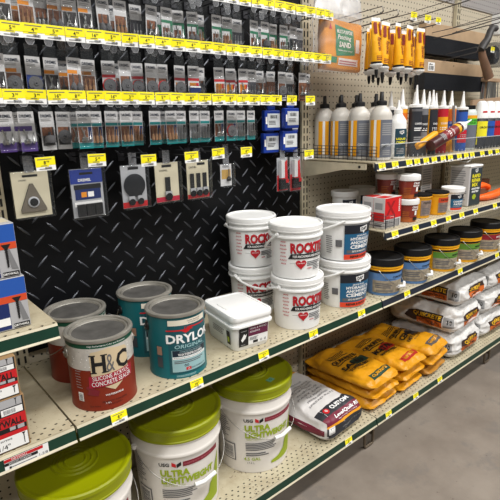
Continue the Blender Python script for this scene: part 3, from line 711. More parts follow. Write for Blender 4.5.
for i, (cx, ban, l1, l2, w1) in enumerate(((1.655, GRB, 'SAND', 'TOPPING MIX', 'green'), (1.872, RDB, 'MORTAR', 'MASON MIX', 'red'), (2.088, SLB, 'CEMENT', 'FAST SETTING', 'slate'))):
    base = .162
    for k in range(3):
        H = .046; top = k == 2
        if i == 2 and k == 0: mat, lab = BRS, 'kraft-brown bag at the bottom under the slate-banner bag'
        else: mat, lab = YS, ('top yellow bag with %s banner' % w1 if top else '%s yellow bag under the %s-banner bag' % ('middle' if k == 1 else 'bottom', w1))
        jx = (.0, .012, -.004)[k] + R_.uniform(-.004, .004)
        tilt = (0.0, 0, math.radians((3, 5, 7)[i])) if not top else (math.radians(-1.5), math.radians((0, 2, 1.5)[i]), math.radians((3, 6, 9)[i]))
        pillow('cement_bag', lab, (cx + jx, 1.262 + R_.uniform(-.004, .004) + (0 if top else .01), base + k*(H + .002)), 0, .205, .385, H + (.004 if top else 0), mat, deco_quik(ban, l1, l2) if top else nothing, GY, 3*i + k, rot=tilt)
OR2 = M('sack_orange', (196, 98, 34), .5); QY = M('sack_yellow_print', (226, 176, 30), .5)
PLW = M('white_poly_sack', (214, 212, 209), .42, bump=.6, bscale=55)
def deco_white(m, face, over, W, L, H):
    fr = face('front'); lf = face('left')
    m.poly(fr, [(-.085, -.040), (.088, -.040), (.098, .004), (.085, .024), (-.085, .010)], OR2, .0012, step=.009); m.poly(fr, [(-.088, -.002), (.100, .006), (.088, .040), (.0, .044), (-.088, .034)], M('sack_dark_brown', (58, 40, 34), .5), .0016, step=.009)
    m.text(fr, 'QUIKRETE', .0, .016, .026, QY, width=.13, off=.002, bold=.035, step=.006); m.text(fr, 'CONCRETE MIX', .0, -.018, .013, KR, width=.12, off=.002, bold=.03, step=.006)
    DBR = M('sack_dark_brown', (58, 40, 34), .5)
    m.poly(lf, [(-.09, -.012), (-.04, -.030), (.12, -.034), (.12, .034), (-.02, .036), (-.07, .020)], DBR, .0016, step=.006); m.rect(lf, -.02, -.036, .12, -.006, OR2, .0024)
    m.text(lf, 'QUIKRETE', .035, .013, .026, QY, width=.155, off=.003, bold=.03, step=.005); m.text(lf, 'CONCRETE', .05, -.020, .016, DBR, width=.12, off=.003, bold=.03, step=.005)
    m.rect(lf, .125, -.03, .185, .028, INKL, .0012); m.text(lf, '10', .158, .002, .024, BLACK, off=.002, bold=.03); m.lines(lf, .13, -.026, .18, -.016, 2, INK, .002)
    m.rect(over, -.06, .10, .05, .13, OR2, .0012); m.text(over, 'QUIKRETE', 0, .19, .05, OR2, width=.2, off=.0014, bold=.04)
GW = 'white sacks with orange print'
HW = .136
whites = [(2.405, 1.270, 0, 2, 'bottom'), (2.392, 1.272, 1, 4, 'middle'), (2.43, 1.272, 2, 3, 'top')]
for cx, cy, k, a, nm in whites:
    sack('concrete_sack', 'white concrete sack with orange label, %s of the stack right of the yellow bags' % nm, 'bag', (cx, cy, .162 + k*(HW + .004)), math.radians(a), .325, .395, HW, .052, PLW, deco_white, GW, wr=.016, bulge=.010, seed=20 + k*5, freq=12, dent=k > 0, pinch=.2)
for cx, cy, k, a, nm in [(2.765, 1.28, 0, -1, 'bottom'), (2.77, 1.28, 1, 1, 'middle'), (2.785, 1.275, 2, 0, 'top')]:
    sack('concrete_sack', 'white concrete sack, %s of the stack at the right edge' % nm, 'bag', (cx, cy, .162 + k*(HW + .004)), math.radians(a), .325, .395, HW, .052, PLW, deco_white, GW, wr=.016, bulge=.010, seed=40 + k*5, freq=12, dent=k > 0, pinch=.2)
GB = M('green_sack', (16, 96, 50), .45, bump=.2, bscale=30)
for k in range(4): sack('green_sack', 'dark green sack, %s up, beyond the white sacks' % ORD[k], 'bag', (3.12, 1.28, .162 + k*.125), 0, .30, .38, .120, .045, GB, nothing, 'green sacks', wr=.008, seed=50 + k, dent=k > 0)

# ------------------------------------------------------------------ screw boxes on the left
BLB = M('box_blue', (34, 84, 168), .4); BOR = M('box_orange', (206, 74, 36), .4); BGR = M('box_grey', (172, 172, 174), .4); BGRD = M('screw_shade', (120, 120, 122), .5); DB = M('box_navy', (20, 40, 96), .4)
def screw(m, w, u, v0, v1, s):
    m.poly(w, [(u - s, v1), (u + s, v1), (u + s*.6, v1 - s*.6), (u + s*.25, v1 - s*1.1), (u - s*.25, v1 - s*1.1), (u - s*.6, v1 - s*.6)], BLACK, .0009, step=0)
    n = 10; h = (v1 - s - v0) / n
    for i in range(n): q = s*.34*(1 - .04*i); m.poly(w, [(u - q, v1 - s - h*(i + .2)), (u + q, v1 - s - h*i), (u + q, v1 - s - h*(i + .45)), (u - q, v1 - s - h*(i + .75))], BLACK, .0009, step=0)
    m.poly(w, [(u - s*.2, v0 + h), (u + s*.2, v0 + h), (u + s*.2, v1 - s), (u - s*.2, v1 - s)], BLACK, .0008, step=0); m.poly(w, [(u - s*.2, v0 + h), (u + s*.2, v0 + h), (u, v0 - h*.3)], BLACK, .0008, step=0)
def blue_box(label, loc):
    t = thing('screw_box', label, 'box', loc, 0, 'blue and orange screw boxes'); W, D, H = .105, .09, .119
    m = MB(); m.box((-W/2, 0, 0), (W/2, D, H), BGR); m.build('carton', t, bevel=.0015)
    m = MB(); w = front(-.0003, 0)
    m.rect(w, -W/2 + .001, H*.66, W/2 - .001, H - .002, BLB, .0003, step=1); m.rect(w, -W/2 + .001, H*.53, W/2 - .001, H*.66, BOR, .0004, step=1); m.rect(w, -W/2 + .001, .003, 0.012, H*.53, DB, .0004, step=1)
    m.rect(w, -W/2 + .001, .012, .011, H*.25, WHITE2, .0007, step=1)
    m.rect(w, .017, .003, W/2 - .002, .013, BLACK, .0006, step=1); m.text(w, 'DRYWALL', .033, .008, .005, WHITE2, off=.001, step=0, bold=.02)
    m.poly(w, [(.036, H*.55), (.050, .016), (.036, .018), (.031, H*.50)], BGRD, .0005, step=0)
    screw(m, w, .030, .022, H*.62, .010);
    m.build('print', t)
    m = MB(); m.box((-W/2 + .004, .02, H), (W/2 - .004, D - .02, H + .0006), M('tape', (206, 196, 170), .3)); m.build('tape', t)
    return t
blue_box('blue and orange screw box, lower of the pair on the left shelf', (.230, 1.118, .9465))
blue_box('blue and orange screw box, upper of the pair on the left shelf', (.224, 1.118, 1.0667))
DR = M('box_dark_red', (96, 14, 20), .45); CARD = M('cardboard', (150, 118, 80), .7)
def red_box(label, loc, H):
    t = thing('screw_box', label, 'box', loc, 0, 'red and black screw boxes'); W, D = .13, .13
    m = MB(); m.box((-W/2, 0, 0), (W/2, D, H), CARD); m.build('carton', t, bevel=.001)
    m = MB(); w = front(-.0003, 0); a = W/2
    m.rect(w, -a, .002, a - .003, H - .001, BLACK, .0003, step=1); m.rect(w, -a, H*.46, a - .002, H*.68, RED, .0006, step=1); m.rect(w, -a, .004, a - .004, H*.30, WHITE2, .0006, step=1); m.rect(w, -a, H*.29, a - .003, H*.37, RED, .0008, step=1)
    m.rect(w, a - .05, H*.70, a - .006, H*.82, WHITE2, .0008, step=1); m.bars(w, a - .045, H*.72, a - .02, H*.8, INK, .001)
    m.text(w, 'DRYWALL', a - .045, H*.545, .016, BLACK, width=.075, off=.001, step=0, bold=.03); m.text(w, 'Coarse', a - .045, H*.64, .006, BLACK, off=.001, step=0)
    m.rect(w, a - .038, H*.39, a - .026, H*.455, BGR, .0007, step=1); m.rect(w, a - .022, H*.38, a - .008, H*.455, BGR, .0007, step=1)
    m.text(w, 'wood screws', a - .06, H*.245, .006, BLACK, off=.001, step=0); screw(m, w, a - .012, .008, H*.28, .004); m.text(w, '1-1/4"', a - .06, H*.11, .012, BLACK, off=.001, step=0)
    m.rect(w, -a, H*.84, a - .006, H*.99, BGR, .0007, step=1); screw(m, w, a - .018, H*.845, H*.98, .003)
    m.build('print', t); return t
red_box('red and black screw box, lower of the pair at the left edge', (.166, 1.062, .691), .125)
red_box('red and black screw box, upper of the pair at the left edge', (.162, 1.064, .8165), .092)
# tan hanging pack behind the blue boxes
TANP = M('tan_card', (186, 160, 116), .6)

# ------------------------------------------------------------------ peg hooks and their packs
HOOKW = MB()
def hook_proto():
    t = thing('peg_hook', 'p', 'hook')
    m = MB(); m.tube([(0, 0, 0), (0, -.012, .001), (0, -.165, .004), (0, -.178, .010)], .0021, WIRE, 6)
    m.box((-.010, -.004, -.012), (.010, 0, .012), WIRE); m.build('wire', t)
    m = MB(); m.tube([(0, -.004, .016), (0, -.172, .018), (0, -.181, .010)], .0015, WIRE, 6); m.build('tag_arm', t)
    return t
hp = hook_proto()
def add_hook(x, z, label, group, first=[True], tagk=None, yt=-.184, sc_=1.0, y=YW - .0125):
    if first[0]: first[0] = False; h = hp; h.location = (x, y, z); h['label'] = label; h['group'] = group
    else: h = copy_tree(hp, (x, y, z), None, label, group)
    add_tag(h, (R_.uniform(-.0015, .0015), yt, .014), tagk, (R_.uniform(-.06, .06), R_.uniform(-.03, .03), R_.uniform(-.05, .05)), sc_)
    return h
# hp's own copies must not inherit tags, so tags are added after each copy is made
HOOKS = []
def hooks_row(xs, z, row):
    n = len(xs)
    for i, x in enumerate(xs): HOOKS.append((x, z, 'dark peg hook with yellow price tag, %s from the left in the %s row' % (ORD[i], row), 'peg hooks of the %s row' % row))
P_ = .0508
t3 = [.345 + .0255 + P_*i for i in range(-1, 17)] + [.345 + .0255 + P_*18, 1.415]
t2 = [.345 + .032 + P_*i for i in range(-1, 22)] + [1.493]
t1 = [.345 + .040 + P_*i for i in range(-1, 22)] + [1.50]
t3 = t3[:]; 
hooks_row(t1, 1.762, 'top'); hooks_row(t2, 1.610, 'middle'); hooks_row([.339 + P_*.5 + P_*i for i in range(-1, 18)] + [1.305, 1.40], 1.459, 'bottom')
# copy wires before any tag is parented
made = []
for i, (x, z, lab, g) in enumerate(HOOKS):
    if i == 0: h = hp; h.location = (x, YW - .0125, z); h['label'] = lab; h['group'] = g
    else: h = copy_tree(hp, (x, YW - .0125, z), None, lab, g)
    made.append(h)
single = [(.417, 1.296), (.555, 1.296), (.712, 1.285), (.86, 1.285), (.965, 1.29), (1.085, 1.288), (1.395, 1.262)]
for i, (x, z) in enumerate(single):
    made.append(copy_tree(hp, (x, YW - .0125, z), None, 'dark peg hook with price tag, %s from the left below the rows' % ORD[i], 'single peg hooks'))
for h in made: add_tag(h, (R_.uniform(-.0015, .0015), -.184, .014), None, (R_.uniform(-.06, .06), R_.uniform(-.03, .03), R_.uniform(-.05, .05)), 1.0)

CWH = M('card_white', (205, 205, 206), .45); CGR = M('card_grey', (150, 152, 156), .5)
KC = {'orange': (224, 140, 30), 'red': (190, 34, 42), 'teal': (20, 132, 134), 'purple': (74, 50, 120), 'green': (28, 112, 78), 'blue': (28, 62, 140), 'dark': (58, 58, 64), 'brown': (150, 84, 52), 'white': (120, 120, 124)}
PH = M('photo_brown', (134, 84, 56), .5, var=.5, vscale=120); PHD = M('photo_dark', (58, 54, 54), .5, var=.4, vscale=120); GRIT = M('abrasive_grey', (84, 84, 86), .8, bump=.4, bscale=200)
def pack(kind, item, tabh, W=.039, H=.100):
    t = thing('accessory_pack', 'p', 'blister pack'); acc = M('accent_' + kind, KC[kind], .45)
    zt = -tabh
    m = MB(); m.box((-W/2, -.001, zt - H), (W/2, 0, zt), CWH); w = front(-.001, 0)
    m.text(w, 'DREMEL', 0, zt - .011, .0075, NAVY, width=W*.8, off=.0004, bold=.03, step=0)
    m.lines(w, -W*.4, zt - .024, W*.3, zt - .016, 2, INKL, .0004, step=1)
    if kind in ('teal',): m.rect(w, -W/2, zt - H, W/2, zt - H + .016, acc, .0004, step=1); m.rect(w, -W*.46, zt - .040, W*.46, zt - .032, acc, .0004, step=1); m.rect(w, -W*.46, zt - H + .018, W*.18, zt - .042, PH if item != 'grey' else CGR, .0004, step=1); m.rect(w, W*.22, zt - H + .018, W*.46, zt - .042, DB if item != 'grey' else PHD, .0004, step=1)
    elif kind == 'orange': m.rect(w, -W/2, zt - .040, W*.2, zt - .031, acc, .0004, step=1); m.rect(w, -W*.44, zt - H + .016, W*.44, zt - .042, PHD if item == 'bits' else PH, .0004, step=1); m.rect(w, -W/2, zt - H, W/2, zt - H + .016, acc, .0004, step=1)
    elif kind == 'purple': m.rect(w, -W/2, zt - H, W/2, zt - H + .024, acc, .0004, step=1); m.rect(w, -W/2, zt - .048, W*.3, zt - .036, acc, .0004, step=1)
    elif kind == 'green': m.rect(w, -W/2, zt - .042, W/2, zt - .034, acc, .0004, step=1); m.rect(w, W*.28, zt - H, W/2, zt - .042, acc, .0004, step=1); m.rect(w, -W*.4, zt - .08, W*.2, zt - .055, PH, .0004, step=1)
    elif kind == 'red': m.rect(w, -W/2, zt - H, W/2, zt - H + .012, acc, .0004, step=1); m.rect(w, -W/2, zt - .044, W/2, zt - .036, acc, .0004, step=1); m.rect(w, -W*.38, zt - .088, W*.2, zt - .05, M('accent_orange', KC['orange']), .0004, step=1); m.rect(w, W*.2, zt - .065, W*.45, zt - .05, acc, .0006, step=1)
    elif kind == 'dark': m.rect(w, -W/2, zt - H, W/2, zt - .04, acc, .0004, step=1)
    elif kind == 'white': m.rect(w, -W*.42, zt - H + .012, W*.42, zt - .040, PHD, .0004, step=1); m.rect(w, -W*.42, zt - .062, W*.30, zt - .040, PH, .0006, step=1)
    elif kind == 'brown': m.rect(w, -W/2, zt - H, W/2, zt - .035, PH, .0004, step=1)
    elif kind == 'blue': m.rect(w, -W/2, zt - .085, W/2, zt - .045, acc, .0004, step=1)
    m.build('card', t)
    m = MB(); zc = zt - .066
    if item == 'disc' or item == 'reddisc' or item == 'bluedisc':
        T = Matrix.Translation((0, -.002, zc)) @ Matrix.Rotation(PI/2, 4, 'X')
        if item == 'reddisc': m.lathe([(.0205, 0), (.0205, .002)], M('accent_red', KC['red']), 24, T=T)
        if item == 'bluedisc': m.poly(front(-.0035, zc), [(.0195*math.cos(a), .0195*math.sin(a)) for a in [PI*i/10 for i in range(11)]], M('accent_blue', KC['blue']), .003, step=0)
        m.lathe([(.017, .001), (.0185, .003), (.0185, .006), (.006, .007), (.005, .009), (.002, .009), (.002, .005)], GRIT, 24, T=T)
    elif item == 'bits':
        for k, (dx, rr, hh, an) in enumerate(((-.010, .0022, .034, .25), (.002, .0028, .040, -.3), (.011, .002, .030, .05))):
            T = Matrix.Translation((dx, -.006, zc - .016)) @ Matrix.Rotation(an, 4, 'Y'); m.lathe([(0, 0), (rr*1.9, .003), (rr*1.9, .011), (rr*.7, .014), (rr*.7, hh)], CHROME, 10, T=T)
    elif item == 'stones':
        for dx in (-.008, .009): m.lathe([(0, 0), (.007, .003), (.009, .012), (.004, .022), (.0015, .024), (.0015, .045)], GRIT, 12, c=(dx, -.007, zc - .02))
    elif item == 'cup': m.lathe([(.013, 0), (.0145, .004), (.012, .018), (.004, .020), (.004, .028)], GRIT, 20, c=(0, -.010, zc - .014))
    elif item == 'grey' or item == 'brushes':
        for dx in (-.011, 0, .011): m.lathe([(.0042, 0), (.0048, .006), (.0038, .018), (.0015, .019), (.0015, .036)], M('bristle_brown', (140, 104, 70), .8) if item == 'brushes' else CHROME, 10, c=(dx, -.006, zc - .02))
    elif item == 'block': m.box((-.018, -.011, zc - .018), (.018, -.002, zc + .006), DB); m.box((-.018, -.012, zc + .001), (.018, -.0021, zc + .005), WHITE2)
    m.build('accessory', t)
    m = MB(); a = W/2 + .001
    m.box((-a, -.0145, zt - H + .004), (a, -.0014, zt - .028), CLEAR); m.build('blister', t, bevel=.003)
    m = MB()
    # clear hang tab: a tapered ear with a hook slot
    o = [(-.006, zt + tabh - .028), (-.011, zt + tabh - .020), (-.011, zt + tabh - .004), (-.007, zt + tabh + .004), (.007, zt + tabh + .004), (.011, zt + tabh - .004), (.011, zt + tabh - .020), (.006, zt + tabh - .028)]
    m.box((-.017, -.001, zt), (.017, .0004, zt + tabh - .026), CLEAR)
    n = len(o); vs = [(x, -.0012, z) for x, z in o] + [(x, .0006, z) for x, z in o]
    m.add(vs, [tuple(range(n))[::-1], tuple(range(n, 2*n))] + [(i, (i+1) % n, n + (i+1) % n, n + i) for i in range(n)], TABM)
    m.tube([(x, -.0016, z) for x, z in o] + [(o[0][0], -.0016, o[0][1])], .0007, TABE, 4)
    m.box((-.007, -.0018, zt + tabh - .006), (.007, -.0013, zt + tabh - .002), WHITE2 if item == 'disc' else INKL)
    m.build('hang_tab', t); return t
PK = {}
DESC = {'orange': 'orange-banded', 'red': 'red-banded', 'teal': 'teal-banded', 'purple': 'purple-banded', 'green': 'green-banded', 'dark': 'dark', 'brown': 'brown-printed', 'blue': 'blue-printed', 'white': 'mostly white'}
IT = {'disc': 'grey disc', 'reddisc': 'red-edged disc', 'bluedisc': 'blue and grey disc', 'bits': 'steel bits', 'stones': 'grinding stones', 'cup': 'cup wheel', 'grey': 'steel burrs', 'brushes': 'small brushes', 'block': 'navy block', 'none': 'flat card'}
ROWN = {'t': 'top', 'm': 'middle', 'b': 'bottom'}
def put_pack(kind, item, row, x, y, z, i, back=False, W=.039, H=.1, rz=0):
    k = (kind, item, row, W, H); tabh = {'t': .052, 'm': .056, 'b': .040}[row]
    g = '%s packs with %s' % (DESC[kind], IT[item])
    lab = '%s pack with %s, %s from the left in the %s row' % (DESC[kind], IT[item], ORD[i], ROWN[row]) if not back else '%s pack with %s behind the %s front pack, %s row' % (DESC[kind], IT[item], ORD[i], ROWN[row])
    rot = (R_.uniform(-.02, .05), R_.uniform(-.025, .025), rz + R_.uniform(-.12, .12))
    if k not in PK: PK[k] = pack(kind, item, tabh, W, H); o = PK[k]; o.location = (x, y, z); o.rotation_euler = rot; o['label'] = lab; o['group'] = g
    else: o = copy_tree(PK[k], (x, y, z), None, lab, g, rot=rot)
    return o
rowM = [('orange','bits',.345), ('orange','disc',.388), ('blue','bluedisc',.439), ('orange','bits',.486), ('orange','stones',.535), ('orange','brushes',.583), ('red','reddisc',.638), ('white','disc',.680), ('red','reddisc',.732), ('white','disc',.776), ('white','reddisc',.813), ('red','disc',.878), ('red','block',.923), ('white','disc',.966), ('red','brushes',1.018), ('red','bits',1.073), ('red','bits',1.116), ('dark','grey',1.162), ('white','bits',1.212), ('brown','grey',1.266), ('white','disc',1.315), ('dark','grey',1.363), ('brown','bits',1.411), ('brown','grey',1.452)]
rowT = [('orange','bits',.383), ('orange','brushes',.435), ('white','grey',.475), ('orange','stones',.508), ('orange','bits',.545), ('orange','bits',.583), ('white','stones',.631), ('white','brushes',.682), ('dark','grey',.741), ('white','bits',.784), ('green','grey',.832), ('green','bits',.877), ('green','stones',.925), ('green','brushes',.967), ('green','grey',1.014), ('green','brushes',1.063), ('dark','grey',1.114), ('green','bits',1.171), ('green','cup',1.217), ('green','brushes',1.269), ('green','grey',1.318), ('dark','bits',1.362), ('dark','grey',1.405)]
rowB = [('purple','bits',.350), ('purple','bits',.400), ('white','cup',.455), ('white','disc',.508), ('teal','bits',.548), ('teal','brushes',.587), ('teal','brushes',.634), ('teal','brushes',.681), ('teal','brushes',.729), ('teal','brushes',.780), ('teal','brushes',.828), ('teal','grey',.871), ('teal','grey',.920), ('teal','grey',.970), ('teal','bits',1.018), ('teal','reddisc',1.067), ('teal','grey',1.114), ('teal','grey',1.166)]
for row, lst, z in (('m', rowM, 1.614), ('t', rowT, 1.766), ('b', rowB, 1.463)):
    ys = []
    for i, (k, it, x) in enumerate(lst):
        y = 1.352 + R_.uniform(-.012, .012) + (.02 if i % 5 == 3 else 0)
        if row == 'm' and i == 4 or row == 't' and i in (3, 18): y -= .025
        put_pack(k, it, row, x, y, z, i)
    for i, (k, it, x) in enumerate(lst):
        if i % 3 == 1: put_pack(k, it, row, x + .001, 1.405 + R_.uniform(-.008, .010), z, i, back=True)

# larger packs on the single hooks
def blister(name, label, x0, x1, zt, zb, y, build, hookz, cardm, loc_rot=0.0, cat='blister pack', clear=True):
    cx = (x0 + x1)/2; t = thing(name, label, cat, (cx, y, zt), loc_rot); W = x1 - x0; H = zt - zb
    m = MB(); m.box((-W/2 + .004, -.0012, -H + .003), (W/2 - .004, 0, -.003), cardm); build(m, front(-.0014, 0), W, H, t); m.build('card', t)
    m = MB(); m.box((-W/2, -.0225, -H), (W/2, .0008, 0), CLEAR); m.build('blister', t, bevel=.004)
    m = MB(); o = [(-.013, -.006), (-.013, hookz - zt + .010), (.013, hookz - zt + .010), (.013, -.006)]
    vs = [(x, -.0035, z) for x, z in o] + [(x, -.002, z) for x, z in o]
    m.add(vs, [(3, 2, 1, 0), (4, 5, 6, 7)] + [(i, (i+1) % 4, 4 + (i+1) % 4, 4 + i) for i in range(4)], TABM); m.build('hang_tab', t)
    return t
CRC = M('card_cream', (206, 198, 172), .5); BLC = M('card_blue', (34, 56, 140), .45); SV = M('card_silver', (172, 174, 178), .4)
def b1(m, w, W, H, t):
    m.rect(w, -.02, -.018, .02, -.012, BLACK, .0006, step=1); m.text(w, 'DREMEL', -.02, -.026, .004, NAVY, off=.0006, step=0)
    q = MB(); q.poly(w, [(-.033, -.112), (.033, -.112), (.034, -.106), (.004, -.036), (-.004, -.036), (-.034, -.106)], M('sander_taupe', (104, 96, 84), .7), .006, step=0)
    P = [(-.033, -.112), (.033, -.112), (.034, -.106), (.004, -.036), (-.004, -.036), (-.034, -.106)]; n = 6
    q.add([(x, -.0016, z) for x, z in P] + [(x, -.0074, z) for x, z in P], [(i, n+i, n+(i+1) % n, (i+1) % n) for i in range(n)], BLACK)
    T = Matrix.Translation((0, -.008, -.086)) @ Matrix.Rotation(PI/2, 4, 'X'); q.lathe([(.015, 0), (.015, .002), (.013, .003)], SV, 24, T=T); q.lathe([(.011, .003), (.011, .0042), (.004, .0045)], BLACK, 12, T=T)
    q.build('sanding_pad', t)
blister('blister_pack', 'cream pack with a triangular sanding pad', .352, .456, 1.272, 1.142, 1.40, b1, 1.30, CRC)
def b2(m, w, W, H, t):
    m.rect(w, -W/2 + .004, -.045, W/2 - .004, -.004, BLC, .0006, step=1); m.rect(w, -.02, -.02, .02, -.013, BLACK, .0009, step=1); m.text(w, 'DREMEL', -.006, -.035, .008, WHITE2, off=.001, bold=.03, step=0)
    m.rect(w, -.040, -.062, .042, -.048, BLACK, .0006, step=1); m.rect(w, -.038, -.092, .040, -.062, DB, .0007, step=1); m.rect(w, -.02, -.085, -.004, -.07, M('accent_orange', KC['orange']), .001, step=1); m.rect(w, 0, -.085, .018, -.07, WHITE2, .001, step=1)
    m.rect(w, -.042, -.112, .042, -.098, WHITE2, .0006, step=1)
    q = MB()
    for k in range(3): q.box((-.036 + k*.026, -.012, -.14), (-.014 + k*.026, -.002, -.105), BLACK)
    q.build('saw_blade', t)
blister('blister_pack', 'blue headed pack with three black saw blades', .508, .612, 1.267, 1.120, 1.40, b2, 1.30, SV)
def tool(q, x, zt, zb, wd, mat=BLACK):
    q.box((x - wd/2, -.006, zb + .028), (x + wd/2, -.003, zt), mat); q.box((x - wd/2 - .003, -.010, zb + .018), (x + wd/2 + .003, -.003, zb + .030), SV)
    T = Matrix.Translation((x, -.006, zb + .012)) @ Matrix.Rotation(PI/2, 4, 'X'); q.lathe([(wd*.6 + .002, 0), (wd*.6 + .002, .005), (.004, .006)], LIDK, 16, T=T)
def b3(m, w, W, H, t):
    m.rect(w, -W/2 + .004, -H + .004, W/2 - .004, -H + .022, RED, .0006, step=1); m.rect(w, -.018, -.016, .018, -.008, BLACK, .0006, step=1)
    q = MB(); T = Matrix.Translation((0, -.003, -.065)) @ Matrix.Rotation(PI/2, 4, 'X'); q.lathe([(.036, 0), (.036, .004), (.03, .006)], M('blade_dark', (40, 42, 46), .4, metal=.5), 32, T=T)
    tool(q, -.014, -.07, -.128, .014); tool(q, .016, -.07, -.128, .014); q.build('cutter', t)
blister('blister_pack', 'silver and red pack with a dark round cutter', .665, .757, 1.266, 1.128, 1.40, b3, 1.292, SV)
def b4(m, w, W, H, t):
    m.rect(w, -W/2 + .004, -H + .004, W/2 - .004, -H + .020, M('magenta_red', (190, 24, 58)), .0006, step=1); m.rect(w, -.018, -.018, .018, -.010, BLACK, .0006, step=1); m.text(w, 'DREMEL', -.012, -.028, .006, BLACK, off=.0008, step=0)
    q = MB(); tool(q, 0, -.050, -.126, .018); q.build('saw_blade', t)
blister('blister_pack', 'cream pack with a single black blade', .783, .878, 1.266, 1.132, 1.40, b4, 1.292, CRC)
def b5(m, w, W, H, t):
    m.rect(w, -W/2 + .004, -H + .004, W/2 - .004, -H + .018, RED, .0006, step=1); m.rect(w, -.002, -.018, .03, -.010, BLACK, .0006, step=1); m.text(w, 'DREMEL', -.02, -.024, .006, BLACK, off=.0008, step=0)
    q = MB()
    for k in (-1, 0, 1): tool(q, k*.026, -.045, -.124, .015)
    q.build('saw_blade', t)
blister('blister_pack', 'cream pack with three black blades in a row', .904, 1.001, 1.264, 1.130, 1.40, b5, 1.292, CRC)
def b6(m, w, W, H, t):
    m.text(w, 'DREMEL', 0, -.012, .006, NAVY, off=.0008, step=0); m.rect(w, -.02, -.055, .02, -.022, M('mustard_photo', (186, 150, 80), .6), .0006, step=1)
    q = MB(); q.lathe([(.007, 0), (.009, .008), (.004, .016)], BLACK, 12, c=(.008, -.008, -.062)); q.lathe([(.002, 0), (.002, .03)], CHROME, 8, c=(.008, -.008, -.048)); q.build('accessory', t)
blister('blister_pack', 'small white pack hanging alone on the tread plate', 1.046, 1.104, 1.243, 1.160, 1.40, b6, 1.300, CWH)
# blue cases hanging by the upright
BC = M('case_blue', (26, 58, 150), .35)
def bluecase(label, x, y, zt, rz):
    t = thing('drill_bit_case', label, 'case', (x, y, zt), rz, 'blue bit cases'); W, H = .075, .075
    m = MB(); m.box((-W/2, -.022, -H), (W/2, 0, 0), BC); m.box((-.018, -.016, 0), (.018, -.006, .016), BC); m.build('case_body', t, bevel=.004)
    m = MB(); m.box((-W/2 + .012, -.0232, -H + .012), (W/2 - .004, -.0222, -.012), M('case_label', (206, 210, 212), .5)); w = front(-.0233, 0)
    m.bars(w, -.012, -.030, .022, -.018, BLACK, .0005, 8); m.lines(w, -.02, -.052, .02, -.036, 3, INK, .0005, step=1); m.rect(w, -W/2 + .002, -.050, -W/2 + .01, -.024, WHITE2, .0008, step=1); m.build('label', t)
    return t
for i, (x, y, z) in enumerate(((1.300, 1.41, 1.425), (1.372, 1.38, 1.432), (1.418, 1.43, 1.415), (1.302, 1.42, 1.342), (1.373, 1.39, 1.349), (1.424, 1.44, 1.335))):
    bluecase('blue bit case with white label, %s in the %s tier by the upright' % (('left', 'middle', 'right')[i % 3], 'upper' if i < 3 else 'lower'), x, y, z, R_.uniform(-.1, .1))
def b7(m, w, W, H, t):
    m.rect(w, -W/2 + .004, -H + .004, W/2 - .004, -.07, RED, .0006, step=1); m.poly(w, [(0, -.03), (.026, -.012), (.028, -.07), (.004, -.07)], RED, .0008, step=0); m.rect(w, -.02, -.115, .0, -.1, BLACK, .0009, step=1)
    q = MB(); q.box((-.020, -.018, -.080), (-.002, -.004, -.012), CWH); q.box((-.022, -.018, -.124), (.018, -.003, -.086), BLACK); q.box((.004, -.02, -.10), (.018, -.0181, -.086), RED); q.build('accessory', t)
blister('blister_pack', 'red and silver pack nearer the tread plate, left of its pair', 1.309, 1.374, 1.250, 1.115, 1.385, b7, 1.268, SV)
blister('blister_pack', 'red and silver pack nearer the upright, right of its pair', 1.380, 1.448, 1.248, 1.108, 1.385, b7, 1.268, SV)
copy = blister('hanging_pack', 'tan pack at the left edge behind the blue screw boxes', .238, .322, 1.262, 1.145, 1.43, lambda *a: None, 1.285, TANP)

# ------------------------------------------------------------------ upper right pegboard goods
LWIRE = M('grey_hook_wire', (92, 90, 90), .35, metal=.5)
def long_hook(x, z, L, rise, label, tagged=True, ts=1.0):
    t = thing('peg_hook', label, 'hook', (x, YW - .001, z), 0, 'long hooks on the right pegboard')
    m = MB(); m.tube([(0, 0, 0), (0, -L*.97, rise), (0, -L, rise + .008)], .0026, LWIRE, 6); m.box((-.012, -.004, -.014), (.012, 0, .014), LWIRE); m.build('wire', t)
    m = MB(); m.tube([(0, -.004, .03), (0, -L*.98, rise + .024), (0, -L*.995, rise + .01)], .0018, LWIRE, 6); m.build('tag_arm', t)
    if tagged: add_tag(t, (0, -L - .002, rise + .026), rot=(.05, 0, R_.uniform(-.05, .05)), s=ts)
    return t
# clear poly bag holding a yellow sack
t = thing('poly_bag', 'large clear poly bag with orange and green printed sheet', 'bag', (1.600, 1.335, 1.56), math.radians(3))
POLY = clear_mat('poly_film', (236, 238, 242), .08, .06, .35); POLY2 = clear_mat('poly_gather', (240, 242, 246), .15, .30, .35)
m = MB(); n = 18; vs = []; fs = []
def polyp(u, v, s):
    wd = .148 - .04 * max(0, v - .62) / .38 - .085 * max(0, v - .85) / .15; th = .050 * (max(0, 1 - abs(u)**3))**.5 * (1 - v**3) ** .6 if v < 1 else 0
    th = max(th, .002); nz_ = noise.noise(Vector((u*5, v*9, s*3))) * .010
    return (u * wd, s * th + nz_ * (1 if abs(u) < 1 else 0) , v * .34)
for s_ in (-1, 1):
    vs = [polyp(-1 + 2*i/n, j/n, s_) for j in range(n+1) for i in range(n+1)]
    fs = [(j*(n+1)+i, j*(n+1)+i+1, (j+1)*(n+1)+i+1, (j+1)*(n+1)+i) for j in range(n) for i in range(n)]
    for lo, hi, mt in ((0, 11, POLY), (11, n, POLY2)): m.add(vs, [q if s_ < 0 else q[::-1] for q in fs[lo*n:hi*n]], mt, True)
m.tube([polyp(-.99, j/n, 0) for j in range(n+1)], .0016, POLY2, 5); m.tube([polyp(.99, j/n, 0) for j in range(n+1)], .0016, POLY2, 5)
m.build('film', t, merge=True)
